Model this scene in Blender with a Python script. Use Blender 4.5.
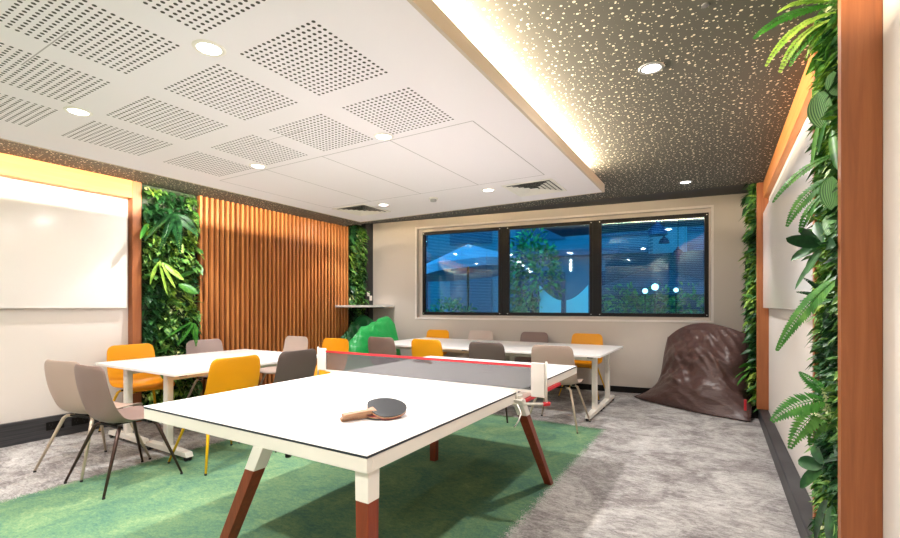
import bpy, bmesh, math, random
from math import sin, cos, pi, radians, sqrt
from mathutils import Vector, Matrix, noise

for o in list(bpy.data.objects):
    bpy.data.objects.remove(o, do_unlink=True)
SC = bpy.context.scene
C = SC.collection

# ---------------------------------------------------------------- camera, world, exposure
cam_d = bpy.data.cameras.new('camera')
cam = bpy.data.objects.new('camera', cam_d)
C.objects.link(cam)
SC.camera = cam
cam.location = (0, 0, 1.287)
cam.rotation_euler = (radians(90), 0, radians(30.7))
cam_d.sensor_width = 36
cam_d.lens = 451.5 / 900 * 36
cam_d.shift_y = (305.4 - 269) / 900
cam_d.clip_start = 0.02

SC.view_settings.view_transform = 'Standard'
SC.view_settings.look = 'None'
SC.view_settings.gamma = 1
SC.view_settings.use_curve_mapping = False
SC.view_settings.exposure = 0.72

W = bpy.data.worlds.new('world')
SC.world = W
W.use_nodes = True
bg = W.node_tree.nodes['Background']
bg.inputs[0].default_value = (0.045, 0.47, 0.74, 1)
bg.inputs[1].default_value = 2.3

SPOT_W = 40.0          # soffit downlights
DARK_SPOT_W = 46.0     # downlights in the dotted ceiling
SPOT_ANGLE = 96.0
DISC_F = 0.18          # share of the wide part of each downlight
COVE_W = 25.0           # watts per metre of cove strip
SPOT_COL = (1.0, 0.965, 0.93)
COVE_COL = (1.0, 0.86, 0.64)

ZS, ZC, ZR = 2.45, 2.65, 2.80      # raft underside, dotted ceiling, pocket by the window
XL, XR, YB = -5.60, 0.48, -2.2

# ---------------------------------------------------------------- small helpers
def lin(r, g, b):
    f = lambda c: (c / 255 / 12.92) if c / 255 <= 0.04045 else ((c / 255 + 0.055) / 1.055) ** 2.4
    return (f(r), f(g), f(b), 1)

def mat(name, col, rough=0.5, metal=0.0, spec=0.5, emit=None, es=0.0, trans=0.0, alpha=1.0):
    m = bpy.data.materials.new(name)
    m.use_nodes = True
    b = m.node_tree.nodes['Principled BSDF']
    b.inputs['Base Color'].default_value = col
    b.inputs['Roughness'].default_value = rough
    b.inputs['Metallic'].default_value = metal
    b.inputs['Specular IOR Level'].default_value = spec
    b.inputs['Transmission Weight'].default_value = trans
    b.inputs['Alpha'].default_value = alpha
    if emit:
        b.inputs['Emission Color'].default_value = emit
        b.inputs['Emission Strength'].default_value = es
    return m

class NT:
    """tiny wrapper around a node tree"""
    def __init__(self, m):
        self.t = m.node_tree
        self.b = self.t.nodes['Principled BSDF']
    def n(self, typ, **kw):
        nd = self.t.nodes.new(typ)
        for k, v in kw.items():
            setattr(nd, k, v)
        return nd
    def l(self, a, b):
        self.t.links.new(a, b)
    def val(self, sock, v):
        if isinstance(v, (int, float)):
            sock.default_value = v
        else:
            self.l(v, sock)
    def m(self, op, a, b=0.0, c=0.0):
        nd = self.n('ShaderNodeMath', operation=op)
        self.val(nd.inputs[0], a); self.val(nd.inputs[1], b)
        if op in ('MULTIPLY_ADD', 'COMPARE', 'SMOOTH_MIN'):
            self.val(nd.inputs[2], c)
        return nd.outputs[0]
    def coord(self, scale=(1, 1, 1), which='Object', rot=(0, 0, 0)):
        tc = self.n('ShaderNodeTexCoord')
        mp = self.n('ShaderNodeMapping')
        mp.inputs['Scale'].default_value = scale
        mp.inputs['Rotation'].default_value = rot
        self.l(tc.outputs[which], mp.inputs[0])
        return mp.outputs[0]
    def noise(self, vec, scale=5, detail=4, rough=0.6, dist=0.0):
        nd = self.n('ShaderNodeTexNoise')
        self.l(vec, nd.inputs['Vector'])
        nd.inputs['Scale'].default_value = scale
        nd.inputs['Detail'].default_value = detail
        nd.inputs['Roughness'].default_value = rough
        nd.inputs['Distortion'].default_value = dist
        return nd.outputs['Fac']
    def ramp(self, fac, stops):
        nd = self.n('ShaderNodeValToRGB')
        self.l(fac, nd.inputs[0])
        el = nd.color_ramp.elements
        while len(el) < len(stops):
            el.new(0.5)
        for e, (p, c) in zip(el, stops):
            e.position = p
            e.color = c
        return nd.outputs[0]
    def mix(self, fac, a, b):
        nd = self.n('ShaderNodeMix', data_type='RGBA')
        self.val(nd.inputs[0], fac)
        for s, v in ((nd.inputs[6], a), (nd.inputs[7], b)):
            if isinstance(v, tuple):
                s.default_value = v
            else:
                self.l(v, s)
        return nd.outputs[2]
    def bump(self, h, strength=0.3, dist=0.01):
        nd = self.n('ShaderNodeBump')
        nd.inputs['Strength'].default_value = strength
        nd.inputs['Distance'].default_value = dist
        self.l(h, nd.inputs['Height'])
        self.l(nd.outputs[0], self.b.inputs['Normal'])

def g(v):
    return (v, v, v, 1)

# ---------------------------------------------------------------- materials
M = {}
M['plaster'] = mat('warm white plaster', lin(226, 218, 212), 0.75, spec=0.25)
t = NT(M['plaster']); t.bump(t.noise(t.coord(), 60, 3), 0.04, 0.002)
M['back_wall'] = mat('beige plaster', lin(196, 187, 178), 0.8, spec=0.2)
M['board'] = mat('glossy whiteboard', lin(232, 228, 225), 0.16, spec=0.5)
M['charcoal'] = mat('charcoal paint', lin(48, 48, 50), 0.6)
M['black'] = mat('black satin', lin(15, 13, 13), 0.45, spec=0.25)
M['skirt'] = mat('dark grey laminate', lin(52, 52, 56), 0.45)
t = NT(M['skirt'])
n_ = t.noise(t.coord((1, 1, 40)), 3, 3)
t.l(t.ramp(n_, [(0.3, lin(38, 38, 42)), (0.7, lin(66, 65, 68))]), t.b.inputs['Base Color'])
M['white_metal'] = mat('white powder coat', lin(232, 226, 216), 0.4)
M['top_white'] = mat('white laminate tabletop', lin(244, 240, 238), 0.3, spec=0.5)
M['tt_white'] = mat('white playing surface', lin(247, 244, 243), 0.34, spec=0.5)
M['edge_dark'] = mat('dark core edge', lin(30, 34, 45), 0.5)
M['raft_side'] = mat('raft edge in shade tone', lin(196, 180, 160), 0.7)  # browner than the board: the unlit edge's shade is put into the colour
M['chrome'] = mat('brushed steel', lin(180, 178, 175), 0.3, metal=0.8)
M['lamp'] = mat('lit lamp lens', lin(255, 250, 240), 0.4, emit=(1, 0.95, 0.88, 1), es=7)
M['led'] = mat('lit led tape', lin(255, 240, 210), 0.4, emit=(1, 0.82, 0.55, 1), es=3)
M['rubber'] = mat('black rubber', lin(25, 25, 26), 0.6)

def wood(name, c1, c2, c3, scale=(25, 25, 1.2), rough=0.45):
    m = mat(name, c2, rough)
    t = NT(m)
    v = t.coord(scale)
    n1 = t.noise(v, 1.6, 5, 0.65, 0.6)
    t.l(t.ramp(n1, [(0.25, c1), (0.5, c2), (0.78, c3)]), t.b.inputs['Base Color'])
    t.bump(n1, 0.08, 0.003)
    return m
M['timber'] = wood('warm timber', lin(136, 78, 42), lin(158, 92, 50), lin(176, 108, 62), (22, 22, 1.0))
M['timber_h'] = wood('warm timber lengthwise', lin(196, 120, 60), lin(212, 136, 72), lin(224, 150, 86), (22, 1.0, 22))
M['slat'] = wood('slat timber', lin(144, 84, 44), lin(184, 114, 60), lin(212, 144, 82), (14, 14, 0.7))
M['slat_back'] = mat('dark slat backing', lin(48, 24, 16), 0.8)
M['leg_wood'] = wood('reddish leg timber', lin(96, 34, 12), lin(122, 46, 18), lin(142, 60, 26), (30, 30, 2))
M['paddle_wood'] = wood('pale paddle timber', lin(128, 90, 60), lin(160, 118, 84), lin(184, 142, 106), (4, 60, 60))

# carpet: grey field, green field from the ragged edges inward
m = mat('grey and green carpet', g(0.3), 0.95, spec=0.1)
M['carpet'] = m
t = NT(m)
co = t.coord()
sep = t.n('ShaderNodeSeparateXYZ'); t.l(co, sep.inputs[0])
nA = t.noise(co, 2.1, 6, 0.7, 1.2)
nB = t.noise(t.coord((1, 2.6, 1)), 11, 7, 0.85, 1.2)
nS = t.noise(co, 90, 3, 0.7)
sm = t.m('ADD', t.m('MULTIPLY', nA, 0.45), t.m('MULTIPLY', nB, 0.55))
grey = t.ramp(sm, [(0.33, lin(104, 98, 98)), (0.45, lin(146, 140, 139)), (0.53, lin(188, 184, 181)), (0.63, lin(222, 219, 216))])
nG = t.noise(co, 3.0, 6, 0.7, 0.8)
nG2 = t.noise(t.coord((1, 1.8, 1)), 24, 5, 0.75, 0.4)
sg = t.m('ADD', t.m('MULTIPLY', nG, 0.55), t.m('MULTIPLY', nG2, 0.45))
green = t.ramp(sg, [(0.35, lin(78, 116, 106)), (0.46, lin(98, 136, 108)), (0.56, lin(120, 152, 112)), (0.68, lin(150, 174, 128))])
nE = t.noise(co, 22, 4, 0.8)
nE2 = t.noise(co, 95, 2, 0.7)
jit = t.m('ADD', t.m('MULTIPLY', t.m('SUBTRACT', nE, 0.5), 0.16), t.m('MULTIPLY', t.m('SUBTRACT', nE2, 0.5), 0.24))
xx = t.m('ADD', sep.outputs[0], jit); yy = t.m('ADD', sep.outputs[1], jit)
mk = t.m('MULTIPLY', t.m('GREATER_THAN', xx, -4.04), t.m('LESS_THAN', xx, -1.02))
mk = t.m('MULTIPLY', mk, t.m('LESS_THAN', yy, 4.85))
base = t.mix(mk, grey, green)
fl = t.ramp(nS, [(0.3, g(0.72)), (0.7, g(1.0))])
mm = t.n('ShaderNodeMix', data_type='RGBA', blend_type='MULTIPLY'); mm.inputs[0].default_value = 1
t.l(base, mm.inputs[6]); t.l(fl, mm.inputs[7])
t.l(mm.outputs[2], t.b.inputs['Base Color'])
t.bump(nS, 0.35, 0.004)

# dotted dark ceiling
m = mat('dark ceiling with pale dots', g(0.05), 0.8, spec=0.2)
M['dots'] = m
t = NT(m)
co = t.coord((27, 27, 0))
def dots(vec, sc, lo, hi):
    v = t.n('ShaderNodeTexVoronoi', voronoi_dimensions='2D', feature='F1')
    t.l(vec, v.inputs['Vector']); v.inputs['Scale'].default_value = sc
    s = t.n('ShaderNodeSeparateColor'); t.l(v.outputs['Color'], s.inputs[0])
    r = t.m('MULTIPLY_ADD', s.outputs[0], hi - lo, lo)
    return t.m('LESS_THAN', v.outputs['Distance'], r)
d = t.m('MAXIMUM', dots(co, 0.80, 0.04, 0.17), dots(co, 1.35, -0.08, 0.115))
t.l(t.mix(d, lin(90, 88, 81), lin(244, 230, 206)), t.b.inputs['Base Color'])

# raft: white board, perforated squares, panel joints
m = mat('white raft board with perforated squares', lin(234, 228, 231), 0.7, spec=0.25)
M['raft'] = m
t = NT(m)
co = t.coord(); sep = t.n('ShaderNodeSeparateXYZ'); t.l(co, sep.inputs[0])
X, Y = sep.outputs[0], sep.outputs[1]
def cell(v, c0, pitch):
    # offset from nearest centre
    u = t.m('DIVIDE', t.m('SUBTRACT', v, c0), pitch)
    return t.m('MULTIPLY', t.m('SUBTRACT', u, t.m('ROUND', u)), pitch)
cx, cy = cell(X, -1.66, 0.655), cell(Y, 1.54, 0.66)
p = 0.5 / 16
def hole(v):
    u = t.m('DIVIDE', t.m('ADD', v, 10 * p - p / 2), p)
    return t.m('SUBTRACT', u, t.m('ROUND', u))
hx, hy = hole(cx), hole(cy)
rr = t.m('SQRT', t.m('ADD', t.m('MULTIPLY', hx, hx), t.m('MULTIPLY', hy, hy)))
hm = t.m('LESS_THAN', rr, 0.27)
for a in (cx, cy):
    hm = t.m('MULTIPLY', hm, t.m('LESS_THAN', t.m('ABSOLUTE', a), 0.25))
for a, b, op in ((X, -3.92, 'GREATER_THAN'), (X, -1.37, 'LESS_THAN'), (Y, 2.47, 'LESS_THAN')):
    hm = t.m('MULTIPLY', hm, t.m(op, a, b))
def band(v, c, w=0.004):
    return t.m('LESS_THAN', t.m('ABSOLUTE', t.m('SUBTRACT', v, c)), w)
def rng(v, a, b):
    return t.m('MULTIPLY', t.m('GREATER_THAN', v, a), t.m('LESS_THAN', v, b))
ln = None
for c in (-1.33, -1.99, -2.66, -3.33, -3.99):
    q = t.m('MULTIPLY', band(X, c), rng(Y, 2.52, 3.885))
    ln = q if ln is None else t.m('MAXIMUM', ln, q)
for c in (2.52, 3.885):
    ln = t.m('MAXIMUM', ln, t.m('MULTIPLY', band(Y, c), rng(X, -3.99, -1.33)))
for c in (0.82, 2.08):
    ln = t.m('MAXIMUM', ln, t.m('MULTIPLY', band(Y, c, 0.003), rng(X, -2.9, -2.37)))
c1 = t.mix(t.m('MULTIPLY', ln, 0.6), lin(234, 228, 231), lin(110, 104, 98))
t.l(t.mix(hm, c1, lin(70, 64, 58)), t.b.inputs['Base Color'])

def plastic(name, c, rough=0.42):
    return mat(name, c, rough, spec=0.4)
M['yellow'] = plastic('mustard yellow plastic', lin(228, 152, 12))
M['brown_grey'] = plastic('mushroom grey plastic', lin(134, 110, 103))
M['dark_grey'] = plastic('dark taupe plastic', lin(98, 84, 80))
M['mauve'] = plastic('pale mauve plastic', lin(170, 150, 146))
M['beige'] = plastic('warm beige plastic', lin(176, 154, 142))
M['blush'] = plastic('pale blush plastic', lin(206, 188, 178))
M['pale_leg'] = mat('beige lacquered leg', lin(196, 178, 158), 0.35, metal=0.2)
M['bronze_leg'] = mat('dark bronze leg', lin(72, 52, 46), 0.3, metal=0.5)
M['yellow_leg'] = mat('yellow lacquered leg', lin(232, 178, 10), 0.35)
M['red'] = mat('red tape', lin(196, 34, 46), 0.5)
M['white_tape'] = mat('off white net tape', lin(236, 228, 222), 0.7)
M['paddle_black'] = mat('glossy black paddle rubber', lin(44, 46, 50), 0.22)
M['paddle_red'] = mat('red paddle rubber', lin(120, 20, 26), 0.3)

# net mesh: alternating fine cords with open gaps (real transparency between cords)
m = mat('dark net mesh', lin(90, 88, 92), 0.8)
M['net'] = m
t = NT(m)
tr = t.n('ShaderNodeBsdfTransparent'); mx = t.n('ShaderNodeMixShader')
mx.inputs[0].default_value = 0.62
out = t.t.nodes['Material Output']
t.l(tr.outputs[0], mx.inputs[1]); t.l(t.b.outputs[0], mx.inputs[2]); t.l(mx.outputs[0], out.inputs[0])

def fabric(name, c, c2, rough):
    m = mat(name, c, rough, spec=0.5)
    t = NT(m)
    v = t.coord()
    n1 = t.noise(v, 5, 5, 0.6, 1.0)
    t.l(t.mix(n1, c2, c), t.b.inputs['Base Color'])
    n2 = t.noise(t.coord((1, 1, 2.2)), 7, 4, 0.55, 1.6)
    t.bump(n2, 0.35, 0.03)
    return m
M['bag_brown'] = fabric('shiny brown nylon', lin(92, 68, 64), lin(76, 54, 50), 0.36)
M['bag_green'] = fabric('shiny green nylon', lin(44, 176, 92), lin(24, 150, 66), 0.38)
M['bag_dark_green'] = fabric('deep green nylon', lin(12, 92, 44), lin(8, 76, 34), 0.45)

def leafmat(name, stops, scale=9):
    m = mat(name, stops[0], 0.45, spec=0.4)
    t = NT(m)
    v = t.coord()
    n1 = t.noise(v, scale, 3, 0.7)
    k = len(stops)
    t.l(t.ramp(n1, [(0.33 + 0.34 * i / (k - 1), s) for i, s in enumerate(stops)]), t.b.inputs['Base Color'])
    t.b.inputs['Subsurface Weight'].default_value = 0.0
    return m
M['leaf'] = leafmat('mixed green leaves', [lin(26, 66, 28), lin(54, 106, 42), lin(98, 146, 62), lin(150, 180, 96)], 14)
M['leaf_dark'] = leafmat('dark green leaves', [lin(16, 46, 26), lin(34, 82, 42), lin(62, 114, 56)], 10)
M['leaf_lime'] = leafmat('lime green leaves', [lin(84, 132, 40), lin(130, 168, 58), lin(176, 198, 96)], 10)
M['leaf_pale'] = leafmat('cream flecked leaves', [lin(130, 160, 90), lin(190, 204, 140), lin(226, 228, 184)], 20)
M['fern'] = leafmat('fern green', [lin(34, 92, 30), lin(60, 128, 42), lin(100, 160, 64)], 8)
M['moss'] = leafmat('moss backing', [lin(12, 26, 12), lin(26, 50, 22), lin(50, 84, 36)], 30)
# striped round leaf
m = mat('striped round leaf', lin(40, 110, 44), 0.35)
M['leaf_striped'] = m
t = NT(m)
wv = t.n('ShaderNodeTexWave', wave_type='RINGS'); t.l(t.coord((1, 1, 1), 'UV'), wv.inputs[0])
wv.inputs['Scale'].default_value = 4.0
t.l(t.mix(wv.outputs['Fac'], lin(20, 84, 34), lin(120, 176, 96)), t.b.inputs['Base Color'])

# outdoors
M['glass'] = bpy.data.materials.new('window glass'); M['glass'].use_nodes = True
nt = M['glass'].node_tree
for nd in list(nt.nodes):
    nt.nodes.remove(nd)
o_ = nt.nodes.new('ShaderNodeOutputMaterial'); gl = nt.nodes.new('ShaderNodeBsdfGlossy'); tp = nt.nodes.new('ShaderNodeBsdfTransparent')
mx = nt.nodes.new('ShaderNodeMixShader'); fr = nt.nodes.new('ShaderNodeFresnel'); fr.inputs[0].default_value = 1.6
tp.inputs[0].default_value = (0.55, 0.9, 1.0, 1); gl.inputs['Roughness'].default_value = 0.02
nt.links.new(fr.outputs[0], mx.inputs[0]); nt.links.new(tp.outputs[0], mx.inputs[1]); nt.links.new(gl.outputs[0], mx.inputs[2]); nt.links.new(mx.outputs[0], o_.inputs[0])
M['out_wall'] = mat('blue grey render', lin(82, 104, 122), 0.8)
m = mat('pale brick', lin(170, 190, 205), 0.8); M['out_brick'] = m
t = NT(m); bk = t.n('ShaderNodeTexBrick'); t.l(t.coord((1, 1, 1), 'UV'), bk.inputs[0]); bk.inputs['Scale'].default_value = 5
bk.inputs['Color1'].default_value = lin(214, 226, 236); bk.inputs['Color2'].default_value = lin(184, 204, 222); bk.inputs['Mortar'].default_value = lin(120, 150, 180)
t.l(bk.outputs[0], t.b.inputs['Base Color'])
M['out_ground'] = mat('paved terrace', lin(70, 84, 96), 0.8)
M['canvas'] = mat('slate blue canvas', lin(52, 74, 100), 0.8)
M['out_leaf'] = leafmat('outdoor leaves', [lin(30, 80, 60), lin(80, 130, 70), lin(150, 180, 90)], 6)
M['out_white'] = mat('white planter glaze', lin(226, 230, 232), 0.6)
M['bulb'] = mat('lit bulb', lin(255, 250, 240), 0.4, emit=(1, 0.95, 0.88, 1), es=2.5)

# ---------------------------------------------------------------- mesh helpers
def bm_new():
    return bmesh.new()

def box(bm, x0, x1, y0, y1, z0, z1, T=None):
    vs = [Vector((x, y, z)) for x in (x0, x1) for y in (y0, y1) for z in (z0, z1)]
    if T:
        vs = [Vector(T(*v)) for v in vs]
    v = [bm.verts.new(q) for q in vs]
    for f in ((0, 1, 3, 2), (4, 6, 7, 5), (0, 4, 5, 1), (2, 3, 7, 6), (0, 2, 6, 4), (1, 5, 7, 3)):
        bm.faces.new([v[i] for i in f])

def prism(bm, pts, z0, z1, T=None):
    T = T or (lambda *a: a)
    lo = [bm.verts.new(T(x, y, z0)) for x, y in pts]
    hi = [bm.verts.new(T(x, y, z1)) for x, y in pts]
    bm.faces.new(lo[::-1]); bm.faces.new(hi)
    n = len(pts)
    for i in range(n):
        bm.faces.new((lo[i], lo[(i + 1) % n], hi[(i + 1) % n], hi[i]))

def frame_for(d):
    d = d.normalized()
    a = Vector((0, 0, 1)) if abs(d.z) < 0.95 else Vector((1, 0, 0))
    u = d.cross(a).normalized()
    return u, d.cross(u).normalized()

def tube(bm, pts, rad, n=10, cap=True, close=False):
    pts = [Vector(p) for p in pts]
    if not isinstance(rad, (list, tuple)):
        rad = [rad] * len(pts)
    rings = []
    u = v = None
    for i, p in enumerate(pts):
        a = pts[max(0, i - 1)]; b = pts[min(len(pts) - 1, i + 1)]
        d = (b - a)
        if u is None:
            u, v = frame_for(d)
        else:
            d = d.normalized(); u = (u - d * u.dot(d)).normalized(); v = d.cross(u)
        rings.append([bm.verts.new(p + (u * cos(2 * pi * k / n) + v * sin(2 * pi * k / n)) * rad[i]) for k in range(n)])
    for a, b in zip(rings, rings[1:]):
        for k in range(n):
            bm.faces.new((a[k], a[(k + 1) % n], b[(k + 1) % n], b[k]))
    if cap:
        bm.faces.new(rings[0][::-1]); bm.faces.new(rings[-1])

def lathe(bm, prof, loc=(0, 0, 0), n=28, cap=True):
    rings = []
    for r, z in prof:
        rings.append([bm.verts.new((loc[0] + r * cos(2 * pi * k / n), loc[1] + r * sin(2 * pi * k / n), loc[2] + z)) for k in range(n)])
    for a, b in zip(rings, rings[1:]):
        for k in range(n):
            bm.faces.new((a[k], a[(k + 1) % n], b[(k + 1) % n], b[k]))
    if cap:
        bm.faces.new(rings[0][::-1]); bm.faces.new(rings[-1])

def link_bm(name, bm, m, parent=None, smooth=False, bevel=0.0, seg=2):
    bmesh.ops.recalc_face_normals(bm, faces=bm.faces)
    me = bpy.data.meshes.new(name)
    bm.to_mesh(me); bm.free()
    me.materials.append(M[m] if isinstance(m, str) else m)
    o = bpy.data.objects.new(name, me)
    C.objects.link(o)
    if parent:
        o.parent = parent
    if smooth:
        for p in me.polygons:
            p.use_smooth = True
    if bevel:
        md = o.modifiers.new('bevel', 'BEVEL'); md.width = bevel; md.segments = seg; md.limit_method = 'ANGLE'
        md.angle_limit = radians(35)
        for p in me.polygons:
            p.use_smooth = True
        md.harden_normals = True
    return o

def tag(o, label=None, cat=None, group=None, kind=None):
    if label: o['label'] = label
    if cat: o['category'] = cat
    if group: o['group'] = group
    if kind: o['kind'] = kind
    return o

def thing(name, label, cat, loc=(0, 0, 0), rz=0, group=None, kind=None):
    o = bpy.data.objects.new(name, None); C.objects.link(o)
    o.location = loc; o.rotation_euler = (0, 0, rz)
    o.empty_display_size = 0.1
    return tag(o, label, cat, group, kind)

def struct(name, bm, m, label=None, parent=None, **kw):
    o = link_bm(name, bm, m, parent, **kw)
    if not parent:
        o['kind'] = 'structure'
        if label:
            o['label'] = label
            o['category'] = name.split('_')[0]
    return o

def dup(root, loc, rz, label, group=None):
    r = root.copy(); C.objects.link(r)
    r.location = loc; r.rotation_euler = (0, 0, rz)
    r['label'] = label
    if group: r['group'] = group
    for ch in list(root.children):
        c = ch.copy(); C.objects.link(c); c.parent = r
        for gch in list(ch.children):
            d = gch.copy(); C.objects.link(d); d.parent = c
    return r

def remat(root, table):
    """give a copied thing its own colours: part name prefix -> material"""
    for ch in root.children:
        for k, mm in table.items():
            if ch.name.startswith(k):
                ch.data = MESH[(k, mm)](ch) if False else recolor(ch.data, mm)
_rc = {}
def recolor(me, mm):
    base = me.name.split('@')[0]
    key = (base, mm)
    if key not in _rc:
        c = me.copy(); c.name = base + '@' + mm
        c.materials[0] = M[mm]
        _rc[key] = c
    return _rc[key]

# back wall frame: u along the wall, w outwards, z up
A = Vector((-5.56, 6.46)); B = Vector((0.45, 7.29))
E = (B - A).normalized(); N = Vector((-E.y, E.x))
def WB(u, w, z):
    q = A + E * u + N * w
    return (q.x, q.y, z)
WALL_ANG = math.atan2(E.y, E.x)

# ================================================================= SETTING
bm = bm_new(); box(bm, -5.7, 0.62, YB - 0.1, 7.6, -0.1, 0.0); struct('floor', bm, 'carpet')

bm = bm_new(); box(bm, -5.75, XL, YB, 6.7, 0, 2.95); struct('wall_left', bm, 'plaster')
bm = bm_new(); box(bm, XR, 0.62, YB, 7.5, 0, 2.95); struct('wall_right', bm, 'plaster')
bm = bm_new(); box(bm, -5.75, 0.62, YB - 0.12, YB, 0, 2.95); struct('wall_behind', bm, 'plaster')

U0, U1, Z0, Z1 = 0.97, 5.53, 1.075, 2.645      # window opening
bm = bm_new()
for a in ((-0.14, U0, 0, 2.95), (U1, 6.22, 0, 2.95), (U0, U1, 0, Z0), (U0, U1, Z1, 2.95)):
    box(bm, a[0], a[1], 0, 0.2, a[2], a[3], WB)
struct('wall_back', bm, 'back_wall')
bm = bm_new()
for a in ((U0 - 0.03, U0, Z0 - 0.03, Z1 + 0.03), (U1, U1 + 0.03, Z0 - 0.03, Z1 + 0.03), (U0, U1, Z1, Z1 + 0.03), (U0, U1, Z0 - 0.03, Z0)):
    box(bm, a[0], a[1], -0.012, 0.005, a[2], a[3], WB)
struct('trim_window', bm, 'plaster', bevel=0.003)

# dark dotted ceiling (ends short of the window wall), pocket beyond it
def ye(x):
    return 5.77 + (x + 4.9) * 0.055
bm = bm_new(); prism(bm, [(XL, YB), (XR + .02, YB), (XR + .02, ye(XR)), (XL, ye(XL))], ZC, ZC + 0.02)
struct('ceiling', bm, 'dots')
bm = bm_new(); prism(bm, [(XL, ye(XL)), (XR + .02, ye(XR)), (XR + .02, 7.5), (XL, 6.9)], ZR, ZR + 0.03)
prism(bm, [(XL, ye(XL) - 0.02), (XR + .02, ye(XR) - 0.02), (XR + .02, ye(XR)), (XL, ye(XL))], ZC + 0.02, ZR + 0.02)
struct('ceiling_pocket', bm, 'charcoal')

# the white raft: slab, riser, lip
RX0, RX1, RY0, RY1 = -4.30, -1.005, YB + 0.6, 4.79
bm = bm_new(); box(bm, RX0, RX1, RY0, RY1, ZS, ZS + 0.02)
raft = struct('ceiling_raft', bm, 'raft')
bm = bm_new()
box(bm, RX0 - .004, RX0 + .014, RY0, RY1 + .004, ZS - .002, 2.53); box(bm, RX1 - .014, RX1 + .004, RY0, RY1 + .004, ZS - .002, 2.53)
box(bm, RX0, RX1, RY1 - .014, RY1 + .004, ZS - .002, 2.53); box(bm, RX0, RX1, RY0 - .004, RY0 + .014, ZS - .002, 2.53)
o = link_bm('raft_edge', bm, 'raft_side', raft)
bm = bm_new()
box(bm, RX0 + 0.21, RX1 - 0.21, RY0 + 0.21, RY1 - 0.21, ZS + 0.02, ZC)
link_bm('raft_riser', bm, 'plaster', raft)

# skirtings
bm = bm_new(); box(bm, XL, -5.56, YB, 3.2, 0, 0.21); struct('baseboard_left', bm, 'skirt', bevel=0.004)
bm = bm_new(); box(bm, 0.39, XR, YB, 7.2, 0, 0.13)
struct('baseboard_right', bm, 'skirt', bevel=0.01)
bm = bm_new(); box(bm, 0.0, 5.98, -0.012, 0, 0, 0.088, WB); struct('baseboard_back', bm, 'black', bevel=0.002)

# timber framing, left
def post(n, x0, x1, y0, y1, z0, z1, m='timber'):
    bm = bm_new(); box(bm, x0, x1, y0, y1, z0, z1)
    return struct('trim_%d' % n, bm, m, bevel=0.003)
post(1, XL, -5.5, 2.47, 2.56, 0.0, ZC)
post(2, XL, -5.5, YB, 2.47, 2.46, ZC, 'timber_h')
# timber framing, right
post(3, 0.37, XR, 6.06, 6.12, 0.135, ZC)
post(4, 0.43, XR, 2.80, 6.06, 2.47, ZC, 'timber_h')
post(5, 0.37, XR, 2.06, 2.11, 0.0, ZC)
post(6, 0.395, XR, 2.745, 2.79, 0.13, ZC)

# dark return strip left of the window wall
bm = bm_new(); box(bm, XL, -5.5, 6.26, 6.52, 0, ZR); struct('trim_7', bm, 'charcoal')

# ---- windows
def pane_win(n, u0, u1):
    w = thing('window_%d' % n, None, None, kind='structure')
    bm = bm_new(); fw = 0.052
    z0, z1 = Z0 + 0.045, Z1 - 0.055
    for a in ((u0, u0 + fw, z0, z1), (u1 - fw, u1, z0, z1), (u0 + fw, u1 - fw, z0, z0 + fw), (u0 + fw, u1 - fw, z1 - fw, z1)):
        box(bm, a[0], a[1], 0.07, 0.13, a[2], a[3], WB)
    link_bm('window_frame', bm, 'black', w, bevel=0.003)
    bm = bm_new(); box(bm, u0 + fw, u1 - fw, 0.098, 0.104, z0 + fw, z1 - fw, WB)
    link_bm('window_pane', bm, 'glass', w)
    bm = bm_new()
    for uu in (u0 + 0.025, u1 - 0.025):
        for zz in (z0 + 0.03, z1 - 0.03):
            c = WB(uu, 0.069, zz)
            tube(bm, [c, WB(uu, 0.062, zz)], 0.008, 8)
    link_bm('screw_cap', bm, 'chrome', w)
    return w
wu = (U0 + 0.075, 2.50, 2.585, 3.955, 4.03, U1 - 0.02)
bm = bm_new()
for a in ((U0, wu[0], Z0, Z1), (wu[5], U1, Z0, Z1), (wu[0], wu[5], Z0, Z0 + 0.045), (wu[0], wu[5], Z1 - 0.055, Z1)):
    box(bm, a[0], a[1], 0.08, 0.14, a[2], a[3], WB)
struct('window_surround', bm, 'back_wall')
bm = bm_new()
for a in ((wu[1], wu[2]), (wu[3], wu[4])):
    box(bm, a[0], a[1], 0.08, 0.14, Z0 + 0.045, Z1 - 0.055, WB)
struct('window_mullion', bm, 'black')
pane_win(1, wu[0], wu[1]); pane_win(2, wu[2], wu[3]); pane_win(3, wu[4], wu[5])

# ================================================================= LIGHTS
def arealight(name, loc, size, sy, rot, w, col, parent=None):
    d = bpy.data.lights.new(name, 'AREA'); d.shape = 'RECTANGLE'; d.size = size; d.size_y = sy
    d.energy = w; d.color = col
    o = bpy.data.objects.new(name, d); C.objects.link(o); o.location = loc; o.rotation_euler = rot
    if parent: o.parent = parent
    return o

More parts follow.
